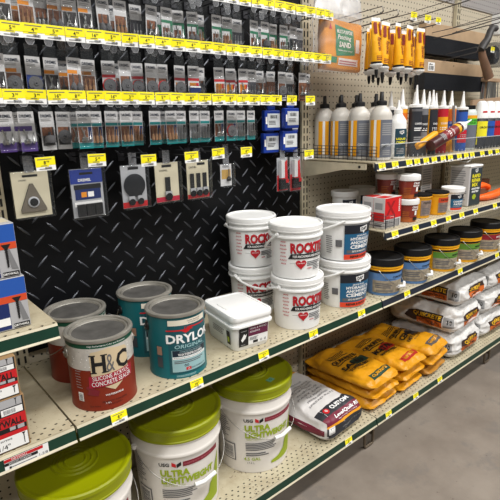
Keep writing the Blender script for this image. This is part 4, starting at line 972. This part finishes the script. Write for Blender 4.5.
face, over = sack_fn(.245, .036, .185, .008, bulge=.004, wr=.003, seed=70)
ORB = M('sheet_orange', (226, 146, 30), .55, var=.1, vscale=15); m = MB()
for k, a, c in (('top', .245, .036), ('bottom', .245, .036), ('front', .245, .185), ('back', .245, .185), ('left', .036, .185), ('right', .036, .185)): m.rect(face(k), -a/2, -c/2, a/2, c/2, ORB, 0, step=.012)
m.build('filling', t, merge=True, loc=(.018, 0, .012), rot=(0, math.radians(1), 0))
m = MB(); w = face('front'); GS = M('sheet_green', (40, 130, 90), .5); WSH = M('sheet_white', (236, 230, 224), .5)
m.poly(w, [(-.062, .072), (.056, .060), (.072, -.030), (-.050, -.040)], GS, .0012); m.text(w, 'MULTI-PURPOSE', 0, .050, .014, WSH, width=.1, off=.0018, bold=.02); m.text(w, 'Patching', 0, .028, .020, WSH, width=.085, off=.0018, bold=.02); m.text(w, 'SAND', .004, .004, .02, WSH, width=.075, off=.0018, bold=.03); m.text(w, 'Sable tout usage', .008, -.018, .009, WSH, width=.09, off=.0018)
m.rect(w, -.035, -.072, .095, -.046, WSH, .0012); m.lines(w, -.03, -.068, .09, -.05, 2, M('rose_ink', (190, 110, 120)), .0018); m.rect(w, -.098, -.066, -.045, -.044, GS, .0012)
m.poly(w, [(-.098, .052), (-.082, .052), (-.09, .076)], RED, .0012); m.rect(w, .075, -.02, .1, .03, WSH, .0012)
m.build('print', t, loc=(.018, 0, .012), rot=(0, math.radians(1), 0))
long_hook(1.600, 1.905, .20, .02, 'long dark hook from which the clear poly bag hangs', False)

# hanging yellow sealant tubes
TY = M('tube_yellow', (240, 172, 20), .35); TB = M('tube_black_band', (30, 28, 28), .4); TR = M('tube_red', (130, 36, 24), .45)
def tube_proto():
    t = thing('sealant_tube', 'p', 'tube'); t.scale = (1.22, 1.22, 1.04); n = 20; m = MB()
    secs = [(.0200, .0008, 0), (.0200, .0015, -.012), (.0195, .006, -.04), (.0188, .011, -.08), (.018, .0155, -.12), (.0172, .0168, -.150), (.0168, .0168, -.158)]
    mats = [WHITE2, TY, TY, TY, TY, TB]
    for j in range(len(secs)-1):
        vs = []
        for a_, b_, z in (secs[j], secs[j+1]): vs += [(a_*math.cos(2*PI*i/n), b_*math.sin(2*PI*i/n), z) for i in range(n)]
        m.add(vs, [(i, n + i, n + (i+1) % n, (i+1) % n) for i in range(n)], mats[j], True)
    m.build('tube_body', t)
    m = MB(); m.lathe([(.020, -.158), (.0205, -.161), (.019, -.165), (.008, -.173), (.0055, -.175), (.005, -.178)], WHITE, 20); m.build('shoulder', t)
    m = MB(); m.lathe([(.0058, -.177), (.0055, -.190), (.003, -.206), (.002, -.207)], BLACK, 12); m.build('nozzle_cap', t)
    m = MB(); w = lambda u, v, off: (u, -(.003 + .0128 * max(0, min(1, -v/.15)) ** .8) * (1 - (u/.0205)**2 if abs(u) < .02 else 0) ** .5 - off - .0008, v)
    m.rect(w, -.016, -.055, -.004, -.016, TR, .0006, step=.004); m.rect(w, .006, -.06, .015, -.016, TR, .0006, step=.004)
    m.text(w, 'SIKAFLEX', .001, -.090, .011, TR, width=.05, off=.001, bold=.03, rot=PI/2, step=.005); m.poly(w, [(.008 + .0035*math.cos(a), -.072 + .0035*math.sin(a)) for a in range(6)], TB, .001, step=0)
    m.lines(w, -.012, -.145, .012, -.128, 3, TR, .0008, step=.005); m.build('label', t)
    return t
tp = tube_proto(); G = 'yellow sealant tubes on the hooks'
spots = [(1.705, 1.200, -.04), (1.778, 1.205, .06), (1.852, 1.200, -.05), (1.930, 1.195, .05), (2.02, 1.20, .02), (1.775, 1.262, -.02), (1.842, 1.258, .03), (1.915, 1.262, .0), (1.985, 1.255, .04), (2.07, 1.27, .03), (1.83, 1.32, -.03), (1.91, 1.325, 0.0), (1.99, 1.32, .02)]
for i, (x, y, a) in enumerate([(x - .045, y, a) for x, y, a in spots]):
    lab = ('yellow sealant tube, %s from the left along the front of the cluster' % ORD[i]) if i < 5 else ('yellow sealant tube, %s one from the left behind the front of the cluster' % ORD[i-5])
    rot = (R_.uniform(-.03, .03), a, R_.uniform(-.5, .3))
    if i == 0: tp.location = (x, y, 1.752); tp.rotation_euler = rot; tp['label'] = lab; tp['group'] = G
    else: copy_tree(tp, (x, y, 1.752 - R_.uniform(0, .008) - (.006 if i > 4 else 0)), None, lab, G, rot=rot)
for x, nm, tg in ((1.69, 'first', False), (1.79, 'second', False), (1.895, 'third', True), (2.0, 'fourth', True), (2.085, 'fifth', True)):
    long_hook(x, 1.752, .30, .018, 'long dark hook over the yellow tubes, %s from the left' % nm, tg, .9 if nm != 'fifth' else .8)
# two brush heads in cardboard sleeves
BRI = M('brush_black', (22, 25, 32), .7, bump=.5, bscale=150); KRF = M('sleeve_kraft', (182, 154, 122), .65, var=.12, vscale=14)
for zt, nm in ((1.845, 'upper'), (1.672, 'lower')):
    t = thing('push_broom_head', 'cardboard-sleeved black brush head on pegboard, %s of the two' % nm, 'brush', (2.69, 1.43, zt), 0, 'black brush heads')
    m = MB(); m.box((-.325, -.022, -.066), (.315, .022, 0), KRF); m.build('sleeve', t, bevel=.003)
    m = MB(); m.box((-.325, -.030, -.145), (.305, .030, -.066), BRI)
    for k in range(90): x = -.32 + k*.0070; m.box((x, -.0325, -.147 - R_.uniform(0, .004)), (x + .0035, -.0300, -.066), BRI)
    m.build('bristles', t)
    m = MB(); w = front(-.0222, 0)
    if nm == 'lower': m.rect(w, -.290, -.055, -.225, -.014, WHITE2, .0006, step=1); m.bars(w, -.282, -.050, -.235, -.030, BLACK, .001); m.lines(w, -.28, -.026, -.24, -.018, 1, INK, .001, step=1)
    for dx in (-.27, -.03): m.poly(w, [(dx + .004*math.cos(a), -.02 + .004*math.sin(a)) for a in range(6)], SLOT, .0006, step=0)
    if nm == 'lower': m.rect(w, .30, -.15, .306, -.07, RED, .0115, step=1)
    m.build('label', t)
long_hook(2.42, 1.762, .42, .03, 'long dark hook passing over the lower brush head', False)
long_hook(2.62, 1.80, .36, .05, 'long dark hook with price tag at the top right corner', True, .9)
long_hook(2.36, 1.87, .30, .03, 'long dark hook just above the upper brush head', False)
long_hook(2.55, 1.665, .26, .03, 'long dark hook between the two brush heads', False)
# mallet hanging head down beside the brushes
t = thing('mallet', 'dark curved rubber mallet with brown handle hanging at the right edge', 'mallet', (2.645, 1.24, 1.705))
m = MB(); m.tube([(-.045, 0, .002), (-.02, 0, .028), (.02, 0, .058), (.045, .0, .100), (.060, 0, .115), (.10, 0, .118)], [.019, .020, .018, .017, .017, .016], M('rubber_grey', (58, 55, 54), .55, var=.3, vscale=30), 14); m.build('head', t)
m = MB(); m.tube([(-.03, 0, .0), (-.018, 0, -.025), (.02, -.005, -.075), (.055, -.01, -.125)], [.016, .019, .022, .024], M('handle_brown', (122, 92, 72), .5, var=.25, vscale=20), 14); m.build('handle', t)
# long wooden stake and wire brush beyond it
t = thing('wooden_stick', 'pale upright wooden stick right of the lower brush head', 'stick', (3.02, 1.40, 1.38)); m = MB(); m.box((-.018, -.012, 0), (.018, .012, .29), M('pale_wood', (178, 148, 120), .6, var=.2, vscale=10)); m.build('shaft', t, bevel=.003)
m = MB(); m.box((-.14, -.05, .10), (.22, -.035, .135), M('pale_wood'), T=Matrix.Rotation(-.06, 4, 'Y')); tag(m.build('wooden_board', bevel=.002, loc=(2.86, 1.36, 1.345)), 'thin pale slat lying behind the white caulk nozzles', 'slat')
t = thing('wire_brush', 'grey wire bristle brush at the right edge', 'brush', (3.06, 1.38, 1.46)); m = MB()
for k in range(60):
    x = R_.uniform(-.08, .08); y = R_.uniform(-.02, .02); m.tube([(x, y, .12), (x*1.15 + R_.uniform(-.01, .01), y, 0)], .0018, CHROME, 4)
m.build('bristles', t); m = MB(); m.box((-.09, -.024, .12), (.09, .024, .14), M('pale_wood')); m.build('brush_back', t, bevel=.003)
# caster and white carton at right edge
t = thing('caster_wheel', 'dark round caster wheel pack under the white carton', 'caster', (2.81, 1.27, 1.70)); m = MB(); T = Matrix.Rotation(PI/2, 4, 'X')
m.lathe([(.012, -.03), (.040, -.03), (.046, -.022), (.046, .010), (.04, .018), (.012, .018)], LIDK, 28, T=T); m.lathe([(.02, .018), (.018, .024), (.006, .026)], CHROME, 20, T=T); m.build('wheel', t)
m = MB(); m.box((-.05, -.035, -.06), (.05, .038, .06), clear_mat('dark_pack_film', (90, 92, 96), .2, .3)); m.build('clear_pack', t, bevel=.006)
add_tag(t, (-.098, -.04, .03), 2, (0, 0, 0), .8)
m = MB(); m.box((0, 0, 0), (.06, .05, .10), WHITE2); w = front(-.0003, 0); m.text(w, 'H', .02, .08, .02, BLACK, off=.0005, step=0, bold=.035); m.rect(w, .004, .005, .05, .012, BLACK, .0005, step=1)
tag(m.build('hanging_carton', loc=(2.79, 1.235, 1.80)), 'white carton at the right edge above the caster wheel', 'carton')

# ------------------------------------------------------------------ upper shelf A goods
ZA = 1.2255
BG = M('bottle_grey', (204, 199, 190), .35, var=.05, vscale=8); LY = M('label_yellow', (236, 164, 20), .45); LG = M('label_slate', (104, 108, 118), .45)
def bottle_proto():
    t = thing('glue_bottle', 'p', 'bottle'); t.scale = (1.12, 1.12, 1.08); m = MB(); m.lathe([(.036, 0), (.0385, .003), (.0385, .155), (.037, .165), (.028, .182), (.018, .190), (.016, .196)], BG, 28); m.build('bottle_body', t)
    m = MB(); m.lathe([(.0185, .193), (.0185, .206), (.016, .209), (.008, .211), (.0075, .214), (.0062, .238), (.0045, .240)], BLACK, 20); m.build('cap', t)
    m = MB(); w = cyl(.0387)
    m.rect(w, -.060, .012, .062, .143, LG, .0004, step=.006); m.rect(w, -.060, .012, -.020, .143, LY, .0007, step=.006); m.rect(w, -.043, .012, -.034, .143, WHITE2, .0010, step=.006)
    m.lines(w, -.014, .09, .05, .135, 6, INKL, .0008); m.text(w, 'CONCRETE BONDER', .012, .055, .009, WHITE2, width=.055, off=.0009); m.lines(w, -.01, .02, .03, .04, 3, INKL, .0008)
    m.build('label', t); return t
bp = bottle_proto(); G = 'grey bottles with black caps and yellow-slate labels'
bots = [(1.663, 1.162, -25, 'nearest the shelf edge'), (1.660, 1.262, -35, 'second back from the shelf edge'), (1.662, 1.358, -35, 'third back from the shelf edge'), (1.662, 1.449, 5, 'deepest, with most yellow showing'),
        (1.755, 1.180, -25, 'nearest of the second column'), (1.752, 1.270, -25, 'middle of the second column'), (1.752, 1.36, -25, 'rear of the second column'), (1.75, 1.445, -25, 'deepest of the second column')]
bots[4] = (1.768, 1.262, -25, 'front of the second column'); bots[5] = (1.755, 1.352, -25, 'middle of the second column'); bots[6] = (1.757, 1.442, -25, 'rear of the second column'); bots = bots[:7]
for i, (x, y, a, nm) in enumerate(bots):
    lab = 'grey bottle with black cap, ' + nm
    if i == 0: bp.location = (x, y, ZA); bp.rotation_euler = (0, 0, math.radians(a)); bp['label'] = lab; bp['group'] = G
    else: copy_tree(bp, (x, y, ZA), math.radians(a), lab, G)
t = thing('glue_jug', 'white jug with white spout and navy yellow-lettered label', 'jug', (1.778, 1.160, ZA), math.radians(-28)); m = MB()
m.lathe([(.032, 0), (.0345, .003), (.0345, .135), (.033, .150), (.018, .172), (.0155, .180)], WHITE, 28); m.build('bottle_body', t)
m = MB(); m.lathe([(.0175, .178), (.0175, .192), (.009, .196), (.0065, .200), (.004, .228), (.003, .229)], WHITE, 18); m.build('spout', t)
m = MB(); w = cyl(.0346); m.rect(w, -.026, .008, .05, .118, M('label_navyteal', (28, 62, 78), .45), .0004, step=.006); dap_flag(m, w, .0, .104, .010); m.text(w, 'LIQUID', 0, .078, .010, M('accent_yellow', (232, 220, 40)), width=.042, off=.0012, bold=.04); m.text(w, 'CEMENT', .0, .064, .010, M('accent_yellow'), width=.042, off=.0012, bold=.04); m.lines(w, -.018, .02, .02, .045, 4, INKL, .001); m.build('label', t)
def cartridge(label, x, y, bodym, bands, rz=-25, h=.2, nozm=WHITE, rot=None, z=ZA, r=.0235, noz=.075, lean=0.0):
    t = thing('caulk_cartridge', label, 'cartridge', (x, y, z), math.radians(rz), 'caulk cartridges on the upper shelf', rot=rot); m = MB()
    m.lathe([(r - .002, 0), (r, .001), (r, h)], bodym, 24); m.build('cartridge_body', t)
    m = MB(); m.lathe([(r + .001, h - .004), (r + .0012, h + .006), (r - .002, h + .008), (.012, h + .010), (.0105, h + .022), (.0085, h + .030), (.0028, h + noz), (.002, h + noz)], nozm, 18); m.build('nozzle', t)
    m = MB(); w = cyl(r)
    for v0, v1, mt in bands: m.rect(w, -.032, v0*h, .036, v1*h, mt, .0005, step=.006)
    m.lines(w, -.018, .30*h, .018, .42*h, 3, INKL, .0009); m.text(w, 'CONCRETE', 0, .66*h, .008, WHITE2, width=.032, off=.001, bold=.02); m.lines(w, -.018, .52*h, .02, .6*h, 2, WHITE2, .0009); m.build('label', t)
    return t
SL = M('cart_slate', (44, 46, 52), .4); LTG = M('cart_grey', (116, 116, 120), .45); LTEAL = M('cart_teal', (50, 130, 130), .45); LBLUE = M('cart_blue', (40, 84, 170), .45); LRED = M('cart_red', (186, 26, 44), .45)
cartridge('yellow and teal cartridge just right of the white jug', 1.865, 1.200, LY, [(.35, .55, LTEAL), (.75, .9, M('cart_orange', (220, 110, 30)))])
cartridge('plain dark slate cartridge right of the yellow and teal one', 1.905, 1.160, SL, [(.9, .95, INK)], r=.027, h=.205, noz=.085)
cartridge('grey cartridge with slate panel right of the dark slate one', 1.985, 1.175, LTG, [(.5, .85, SL)])
cartridge('yellow-edged slate cartridge left of the red one', 2.058, 1.172, LY, [(.0, .97, SL), (.3, .5, LTG)], rz=-5)
cartridge('second yellow-edged slate cartridge behind its twin', 2.135, 1.235, LY, [(.0, .97, SL)], rz=-5)
cartridge('red cartridge with orange panel', 2.150, 1.172, LRED, [(.45, .8, LY)], rz=-35)
cartridge('blue and orange cartridge behind the leaning steel pipe', 2.235, 1.180, LY, [(.3, .7, LBLUE), (.7, .95, M('cart_orange'))])
cartridge('blue cartridge with tall white nozzle right of the steel pipe', 2.335, 1.175, LBLUE, [(.2, .5, LRED), (.55, .7, WHITE2), (.93, .99, SL)], r=.026, h=.195, noz=.08)
for i in range(5): cartridge('white-nozzled cartridge in the rear row, %s from the left' % ORD[i], 1.93 + i*.095, 1.30 + .008*(i % 2), (SL, LTG, LRED, LBLUE, LTG)[i], [(.4, .8, LTG)])
t = thing('sealer_tub', 'clear-topped tub with black lid and lime green label', 'tub', (2.435, 1.19, ZA), math.radians(-30)); m = MB(); m.lathe([(.036, 0), (.038, .003), (.038, .175), (.03, .19), (.024, .195)], M('tub_pale', (196, 204, 200), .3), 28); m.build('tub_body', t)
m = MB(); m.lathe([(.027, .192), (.027, .21), (.024, .212)], LIDK, 24); m.build('lid', t); m = MB(); w = cyl(.0382); m.rect(w, -.045, .01, .045, .12, LG, .0004); m.rect(w, -.045, .12, .045, .15, M('vivid_green', (90, 200, 60), .45), .0004); m.rect(w, -.045, .15, .045, .165, LY, .0004); m.text(w, 'CONCRETE', 0, .14, .008, BLACK, off=.0009, bold=.02); m.text(w, 'SEALER', 0, .129, .008, BLACK, off=.0009, bold=.02); m.build('label', t)
t = thing('steel_tube_tool', 'thin bare steel tube leaning among the cartridges', 'pipe', (2.205, 1.150, ZA)); m = MB(); m.tube([(.012, -.006, .008), (-.004, .0, .21)], .0065, M('satin_steel', (176, 176, 176), .3, metal=.7), 12); m.build('shaft', t)
for i in range(4):
    x = 2.545 + i*.082; y = 1.18
    t = thing('caulk_bottle', 'white-capped squeeze bottle with %s label, %s from the green tub' % (('yellow', 'blue', 'red', 'orange')[i], ORD[i]), 'bottle', (x, y, ZA), math.radians(-30), 'white-capped squeeze bottles')
    m = MB(); m.lathe([(.030, 0), (.033, .003), (.033, .145), (.030, .15)], SL, 24); m.build('bottle_body', t)
    m = MB(); m.lathe([(.034, .149), (.034, .158), (.031, .172), (.026, .215), (.021, .228), (.010, .234)], WHITE, 24); m.build('cap', t)
    m = MB(); w = cyl(.0332); mt = (M('accent_yellow'), LBLUE, LRED, LY)[i]; m.rect(w, -.035, .02, .035, .135, mt, .0004); m.rect(w, -.03, .02, .03, .06, SL, .0008); m.text(w, 'GROUT', 0, .105, .01, BLACK, off=.001, bold=.03); m.rect(cyl(.0312), -.012, .176, .012, .184, RED, .0004); m.build('label', t)
# cartridge lying across the others
V = Vector((.40, -.012, .125)).normalized(); n_ = Vector((-.75, -.6, .25)); n_ = (n_ - V * n_.dot(V)).normalized(); q = Matrix(((-n_).cross(V), -n_, V)).transposed().to_euler()
t = cartridge('brown and red cartridge lying tilted across the row', 1.94, 1.104, M('cart_brown', (74, 34, 34), .4, var=.3, vscale=40), [(.40, .82, M('cart_maroon', (120, 30, 34), .45)), (.84, .92, LY)], z=1.268, h=.235, r=.0235, rot=tuple(q), noz=.105)
t['group'] = 'caulk cartridges on the upper shelf'
m = MB(); m.lathe([(.0, 0), (.012, .002), (.015, .01), (.015, .15), (.010, .163), (0, .164)], LY, 18); tag(m.build('yellow_sausage_tube', loc=(1.885, 1.136, 1.266), rot=tuple(Vector((.30, .0, .10)).to_track_quat('Z', 'Y').to_euler())), 'yellow soft tube lying behind the tilted brown cartridge', 'tube')
# shelf fences
t = thing('wire_fence', 'dark wire fence at the left end of the upper shelf', 'fence', (1.606, 0, ZA)); m = MB()
for k in range(5): m.tube([(0, 1.135, .004 + k*.0125), (0, 1.462, .004 + k*.0125)], .0014, WIRE, 5)
for k in range(15): m.tube([(0, 1.135 + k*.0233, .0), (0, 1.135 + k*.0233, .055)], .0012, WIRE, 5)
m.build('wire_grid', t)
t = thing('clear_fence', 'clear plastic front fence along the upper shelf', 'fence', (0, 0, ZA)); m = MB(); m.box((1.612, 1.119, .001), (2.78, 1.1215, .060), CLEAR); m.build('panel', t)
m = MB(); m.box((1.612, 1.1175, .060), (2.78, 1.123, .063), clear_mat('panel_edge', (220, 224, 226), .3, .5))
for k in range(34): m.box((1.63 + k*.0345, 1.1186, .001), (1.6312 + k*.0345, 1.119, .014), WHITE2)
m.build('rim', t)

# ------------------------------------------------------------------ shelf B goods
ZB = .9655
def small_dap(label, x, y, rz, rb, rt, h):
    t = thing('repair_tub', label, 'tub', (x, y, ZB), math.radians(rz), 'small white repair tubs'); m = MB(); m.lathe([(rb - .002, 0), (rb, .001), (rt, h*.82)], WHITE, 32); m.build('tub_body', t)
    m = MB(); m.lathe([(rt, h*.8), (rt + .005, h*.81), (rt + .006, h*.97), (rt + .003, h), (rt - .003, h - .003), (0, h - .003)], WHITE, 32); m.build('lid', t)
    m = MB(); w = cyl(rb, 0, -PI/2, (rt - rb)/(h*.8)); H = h*.72
    m.rect(w, -.03, .006, .034, H*.2, ORL, .0012); m.rect(w, -.03, H*.2, .034, H*.72, BLUEL, .0012); m.rect(w, -.03, H*.72, .034, H, NAV2, .0012); dap_flag(m, w, .004, H*.86, .008)
    m.text(w, 'CONCRETE', .003, H*.58, .009, WHITE2, width=.045, off=.002, bold=.04); m.text(w, 'PATCH', .003, H*.42, .009, WHITE2, width=.04, off=.002, bold=.04); m.lines(w, -.02, H*.26, .02, H*.34, 2, INKL, .0018)
    m.build('label', t); return t
small_dap('white tub in shadow behind the top white pail, left one', 1.69, 1.352, -25, .050, .054, .120)
small_dap('white tub in shadow behind the top white pail, right one', 1.845, 1.375, -25, .050, .054, .120)
small_dap('small white tub with blue and orange label left of the tall grey box', 2.165, 1.103, -28, .040, .047, .108)
# red cartons
RC = M('carton_red', (206, 30, 34), .4); CG = M('carton_grey', (208, 204, 202), .5)
for i, (x, nm) in enumerate(((1.668, 'front'),)):
    pass
for i, (y, nm) in enumerate(((1.083, 'front'), (1.137, 'rear'))):
    t = thing('red_carton', 'red and white carton, %s of the pair at the shelf corner' % nm, 'carton', (1.600, y, ZB), 0, 'red and white cartons'); m = MB(); m.box((0, 0, 0), (.112, .052, .120), CG); m.build('carton', t, bevel=.001)
    m = MB(); w = front(-.0003); m.rect(w, .001, .036, .111, .119, RC, .0003, step=1); m.text(w, 'X', .04, .078, .055, M('carton_deep', (150, 18, 24)), off=.0006, step=0, bold=.03); m.text(w, 'EXPAND', .098, .085, .010, WHITE2, width=.05, off=.0008, rot=PI/2, step=0, bold=.02); m.bars(w, .004, .002, .108, .032, INK, .0005, 16); m.text(w, 'anchoring', .05, .043, .006, WHITE2, off=.0008, step=0)
    w = plane((-.0003, 0, 0), (0, -1, 0), (0, 0, 1)); m.rect(w, -.051, .028, -.001, .062, RC, .0004, step=1); m.rect(w, -.044, .074, -.01, .1, INKL, .0004, step=1); m.lines(w, -.045, .006, -.008, .022, 3, INK, .0005, step=1)
    w = plane((0, 0, .1203), (1, 0, 0), (0, 1, 0)); m.rect(w, .004, .004, .06, .048, RC, .0003, step=1); m.text(w, 'ANCHOR', .085, .025, .008, INK, off=.0004, step=0); m.build('print', t)
t = thing('wire_bin_end', 'small dark wire end stop in front of the red cartons', 'wire stop', (1.590, 1.07, ZB)); m = MB()
for k in range(4): m.tube([(0, 0, .012 + k*.014), (0, .11, .012 + k*.014)], .0012, WIRE, 5); m.tube([(0, 0, .012 + k*.014), (.05, -.006, .012 + k*.014)], .0012, WIRE, 5)
for p in ((0, 0), (0, .055), (0, .11), (.05, -.006)): m.tube([(p[0], p[1], 0), (p[0], p[1], .056)], .0014, WIRE, 5)
m.build('wire_grid', t)
CT = M('red_tub_plastic', (134, 48, 36), .35); CTO = M('tub_amber_low', (176, 92, 40), .4)
def red_tub(label, x, y, z, rz):
    t = thing('sealant_tub', label, 'tub', (x, y, z), math.radians(rz), 'small red-brown tubs with white lids'); m = MB(); m.lathe([(.034, 0), (.036, .002), (.037, .018)], CTO, 32); m.lathe([(.037, .018), (.041, .074)], CT, 32); m.build('tub_body', t)
    m = MB(); m.lathe([(.041, .073), (.0455, .074), (.047, .080), (.046, .094), (.043, .097), (.038, .094), (0, .094)], WHITE, 32); m.build('lid', t)
    m = MB(); w = cyl(.0375, 0, -PI/2, .06); m.text(w, 'CRACK', .014, .064, .008, WHITE2, off=.0015, bold=.03); m.text(w, 'SEALANT', .014, .054, .007, WHITE2, off=.0015, bold=.03); m.rect(w, .008, .03, .018, .048, WHITE2, .0012); m.rect(w, .002, .008, .026, .022, BLACK, .0012); m.lines(w, -.04, .02, -.01, .05, 4, CTO, .0012); m.build('label', t)
    return t
red_tub('red-brown tub with white lid, lower one at the shelf edge', 1.803, 1.110, ZB, -25)
red_tub('red-brown tub with white lid, upper one stacked at the shelf edge', 1.803, 1.110, ZB + .098, -25)
red_tub('red-brown tub with white lid, lower one deeper behind the red cartons', 1.792, 1.210, ZB, -25)
red_tub('red-brown tub with white lid, upper one deeper behind the red cartons', 1.792, 1.210, ZB + .098, -25)
YT = M('tub_yellow', (224, 160, 24), .4); PHB = M('photo_stone', (140, 122, 112), .6, var=.3, vscale=60); RDL = M('label_brick', (190, 66, 34), .5)
def ytub(label, x, y, lab1, rz=-28):
    t = thing('patch_tub', label, 'tub', (x, y, ZB), math.radians(rz), 'square-sided yellow tubs with black lids'); m = MB(); m.lathe([(.042, 0), (.044, .002), (.048, .088)], YT, 32); m.build('tub_body', t)
    m = MB(); m.lathe([(.048, .086), (.051, .087), (.052, .091), (.049, .094)], YT, 32); m.lathe([(.049, .094), (.052, .095), (.0515, .102), (.045, .103), (0, .101)], LIDK, 32); m.build('lid', t)
    m = MB(); w = cyl(.0455, 0, -PI/2, .045); m.rect(w, -.018, .056, .04, .078, lab1, .001); m.rect(w, -.018, .012, .04, .056, PHB, .001); m.lines(w, -.012, .02, .03, .048, 4, INK, .0014); m.text(w, 'PATCH', .01, .067, .009, BLACK, off=.0015, bold=.03); m.build('label', t); return t
ytub('yellow tub with grey stone picture, left of the brick-labelled one', 1.918, 1.125, PHB)
ytub('yellow tub with brick red label, right of the stone-picture one', 2.035, 1.110, RDL)
ytub('yellow tub with black lid in the back row of the tub shelf', 2.05, 1.26, RDL)
# tall boxes
for x, y, nm, w2 in ((2.04, 1.345, 'tall white carton at the back, leftmost of the three', 0), (2.19, 1.28, 'tall white carton at the back, middle of the three', 0)):
    t = thing('tall_carton', nm, 'carton', (x, y, ZB), 0, 'tall white cartons'); m = MB(); m.box((0, 0, 0), (.10, .10, .20), CG); m.build('carton', t, bevel=.003)
    m = MB(); w = front(-.0003); m.lines(w, .01, .02, .09, .18, 14, INKL, .0004, step=1); w = plane((-.0003, 0, 0), (0, -1, 0), (0, 0, 1)); m.lines(w, -.09, .02, -.01, .18, 14, INKL, .0004, step=1); m.build('print', t)
t = thing('powder_jug', 'tall white jug with dark yellow-lettered front and pour flap', 'jug', (2.285, 1.085, ZB), math.radians(-4)); m = MB(); m.box((0, 0, 0), (.105, .105, .192), CG); m.box((-.003, -.003, .185), (.108, .108, .197), WHITE); m.build('jug_body', t, bevel=.006)
m = MB(); m.box((.02, .03, 0), (.06, .07, .006), WHITE, T=Matrix.Translation((0, 0, .2)) @ Matrix.Rotation(-.35, 4, 'Y')); m.build('pour_flap', t, bevel=.001)
m = MB(); w = front(-.0006); m.rect(w, .004, .004, .101, .183, M('jug_dark', (50, 58, 62), .45), .0008, step=1); dap_flag(m, w, .05, .170, .012); YJ = M('accent_yellow')
m.text(w, 'RAPID', .052, .145, .017, YJ, width=.07, off=.0014, bold=.035, step=0); m.text(w, 'REPAIR', .052, .124, .017, YJ, width=.075, off=.0014, bold=.035, step=0); m.text(w, 'MIX', .045, .103, .017, YJ, width=.05, off=.0014, bold=.035, step=0)
m.text(w, 'concrete', .052, .085, .011, WHITE2, width=.07, off=.0014, bold=.03, step=0); m.text(w, 'mortar', .052, .071, .011, WHITE2, width=.06, off=.0014, bold=.03, step=0)
m.poly(w, [(.045 + .018*math.cos(a), .045 + .014*math.sin(a)) for a in range(6)], M('lime_print'), .0014, step=0)
w = plane((-.0006, 0, 0), (0, -1, 0), (0, 0, 1)); m.lines(w, -.095, .02, -.012, .175, 15, INKL, .0008, step=1); m.build('label', t)
# orange hand grips
ORG = M('safety_orange', (240, 96, 20), .4)
t = thing('orange_float', 'orange plastic hand float behind the tall jug', 'hand float', (2.54, 1.13, ZB)); m = MB()
m.tube([(-.10, 0, .02), (-.02, -.02, .018), (.06, -.03, .024), (.16, -.03, .038)], [.012, .018, .020, .016], ORG, 12, flat=1.3); m.build('blade', t)
m = MB(); m.tube([(-.09, .03, .05), (-.05, .025, .070), (.02, .02, .072), (.07, .015, .060), (.075, .01, .046)], [.013, .017, .017, .015, .012], ORG, 12, flat=1.4); m.build('handle', t)
t = thing('brown_box', 'brown box in the shade behind the orange float', 'box', (2.60, 1.20, ZB)); m = MB(); m.box((0, 0, 0), (.16, .12, .085), M('brown_carton', (112, 66, 44), .6)); m.build('carton', t, bevel=.002)

# ------------------------------------------------------------------ light
def area(name, loc, size, power, col=(1, .985, .96), rot=(0, 0, 0), sy=None):
    l = bpy.data.lights.new(name, 'AREA'); l.shape = 'RECTANGLE'; l.size = size; l.size_y = sy or size; l.energy = power; l.color = col
    o = bpy.data.objects.new(name, l); COL.objects.link(o); o.location = loc; o.rotation_euler = rot; return o
area('unseen_ceiling_light', (1.6, -.25, 3.5), 6.5, 185, sy=.3)
area('unseen_ceiling_light', (1.6, -2.1, 3.5), 6.5, 270, sy=.3, rot=(-.35, 0, 0))
area('unseen_ceiling_light', (1.6, -3.8, 3.4), 6.5, 60, sy=.3, rot=(-.8, 0, 0))  # unseen lamp added as low frontal fill for the bottom shelf
wd = bpy.data.worlds.new('store_ambience'); sc.world = wd; wd.use_nodes = True
wd.node_tree.nodes['Background'].inputs['Color'].default_value = (.92, .96, 1.0, 1); wd.node_tree.nodes['Background'].inputs['Strength'].default_value = .07

# ------------------------------------------------------------------ camera
cam = bpy.data.cameras.new('camera'); co = bpy.data.objects.new('camera', cam); COL.objects.link(co); sc.camera = co
cam.sensor_width = 36; cam.lens = 486.356 / 500 * 36; cam.clip_start = .02
r_ = Vector((.76033525, -.64905962, -.02473695)); u_ = Vector((.18203356, .1763742, .96734478)); f_ = Vector((.62350147, .74000929, -.25225415))
mt = Matrix((r_, u_, -f_)).transposed().to_4x4(); mt.translation = Vector((0, 0, 1.38)); co.matrix_world = mt
vs_ = sc.view_settings; sc.display_settings.display_device = 'sRGB'; vs_.view_transform = 'Standard'; vs_.look = 'None'; vs_.gamma = 1; vs_.use_curve_mapping = False; vs_.exposure = 0.12
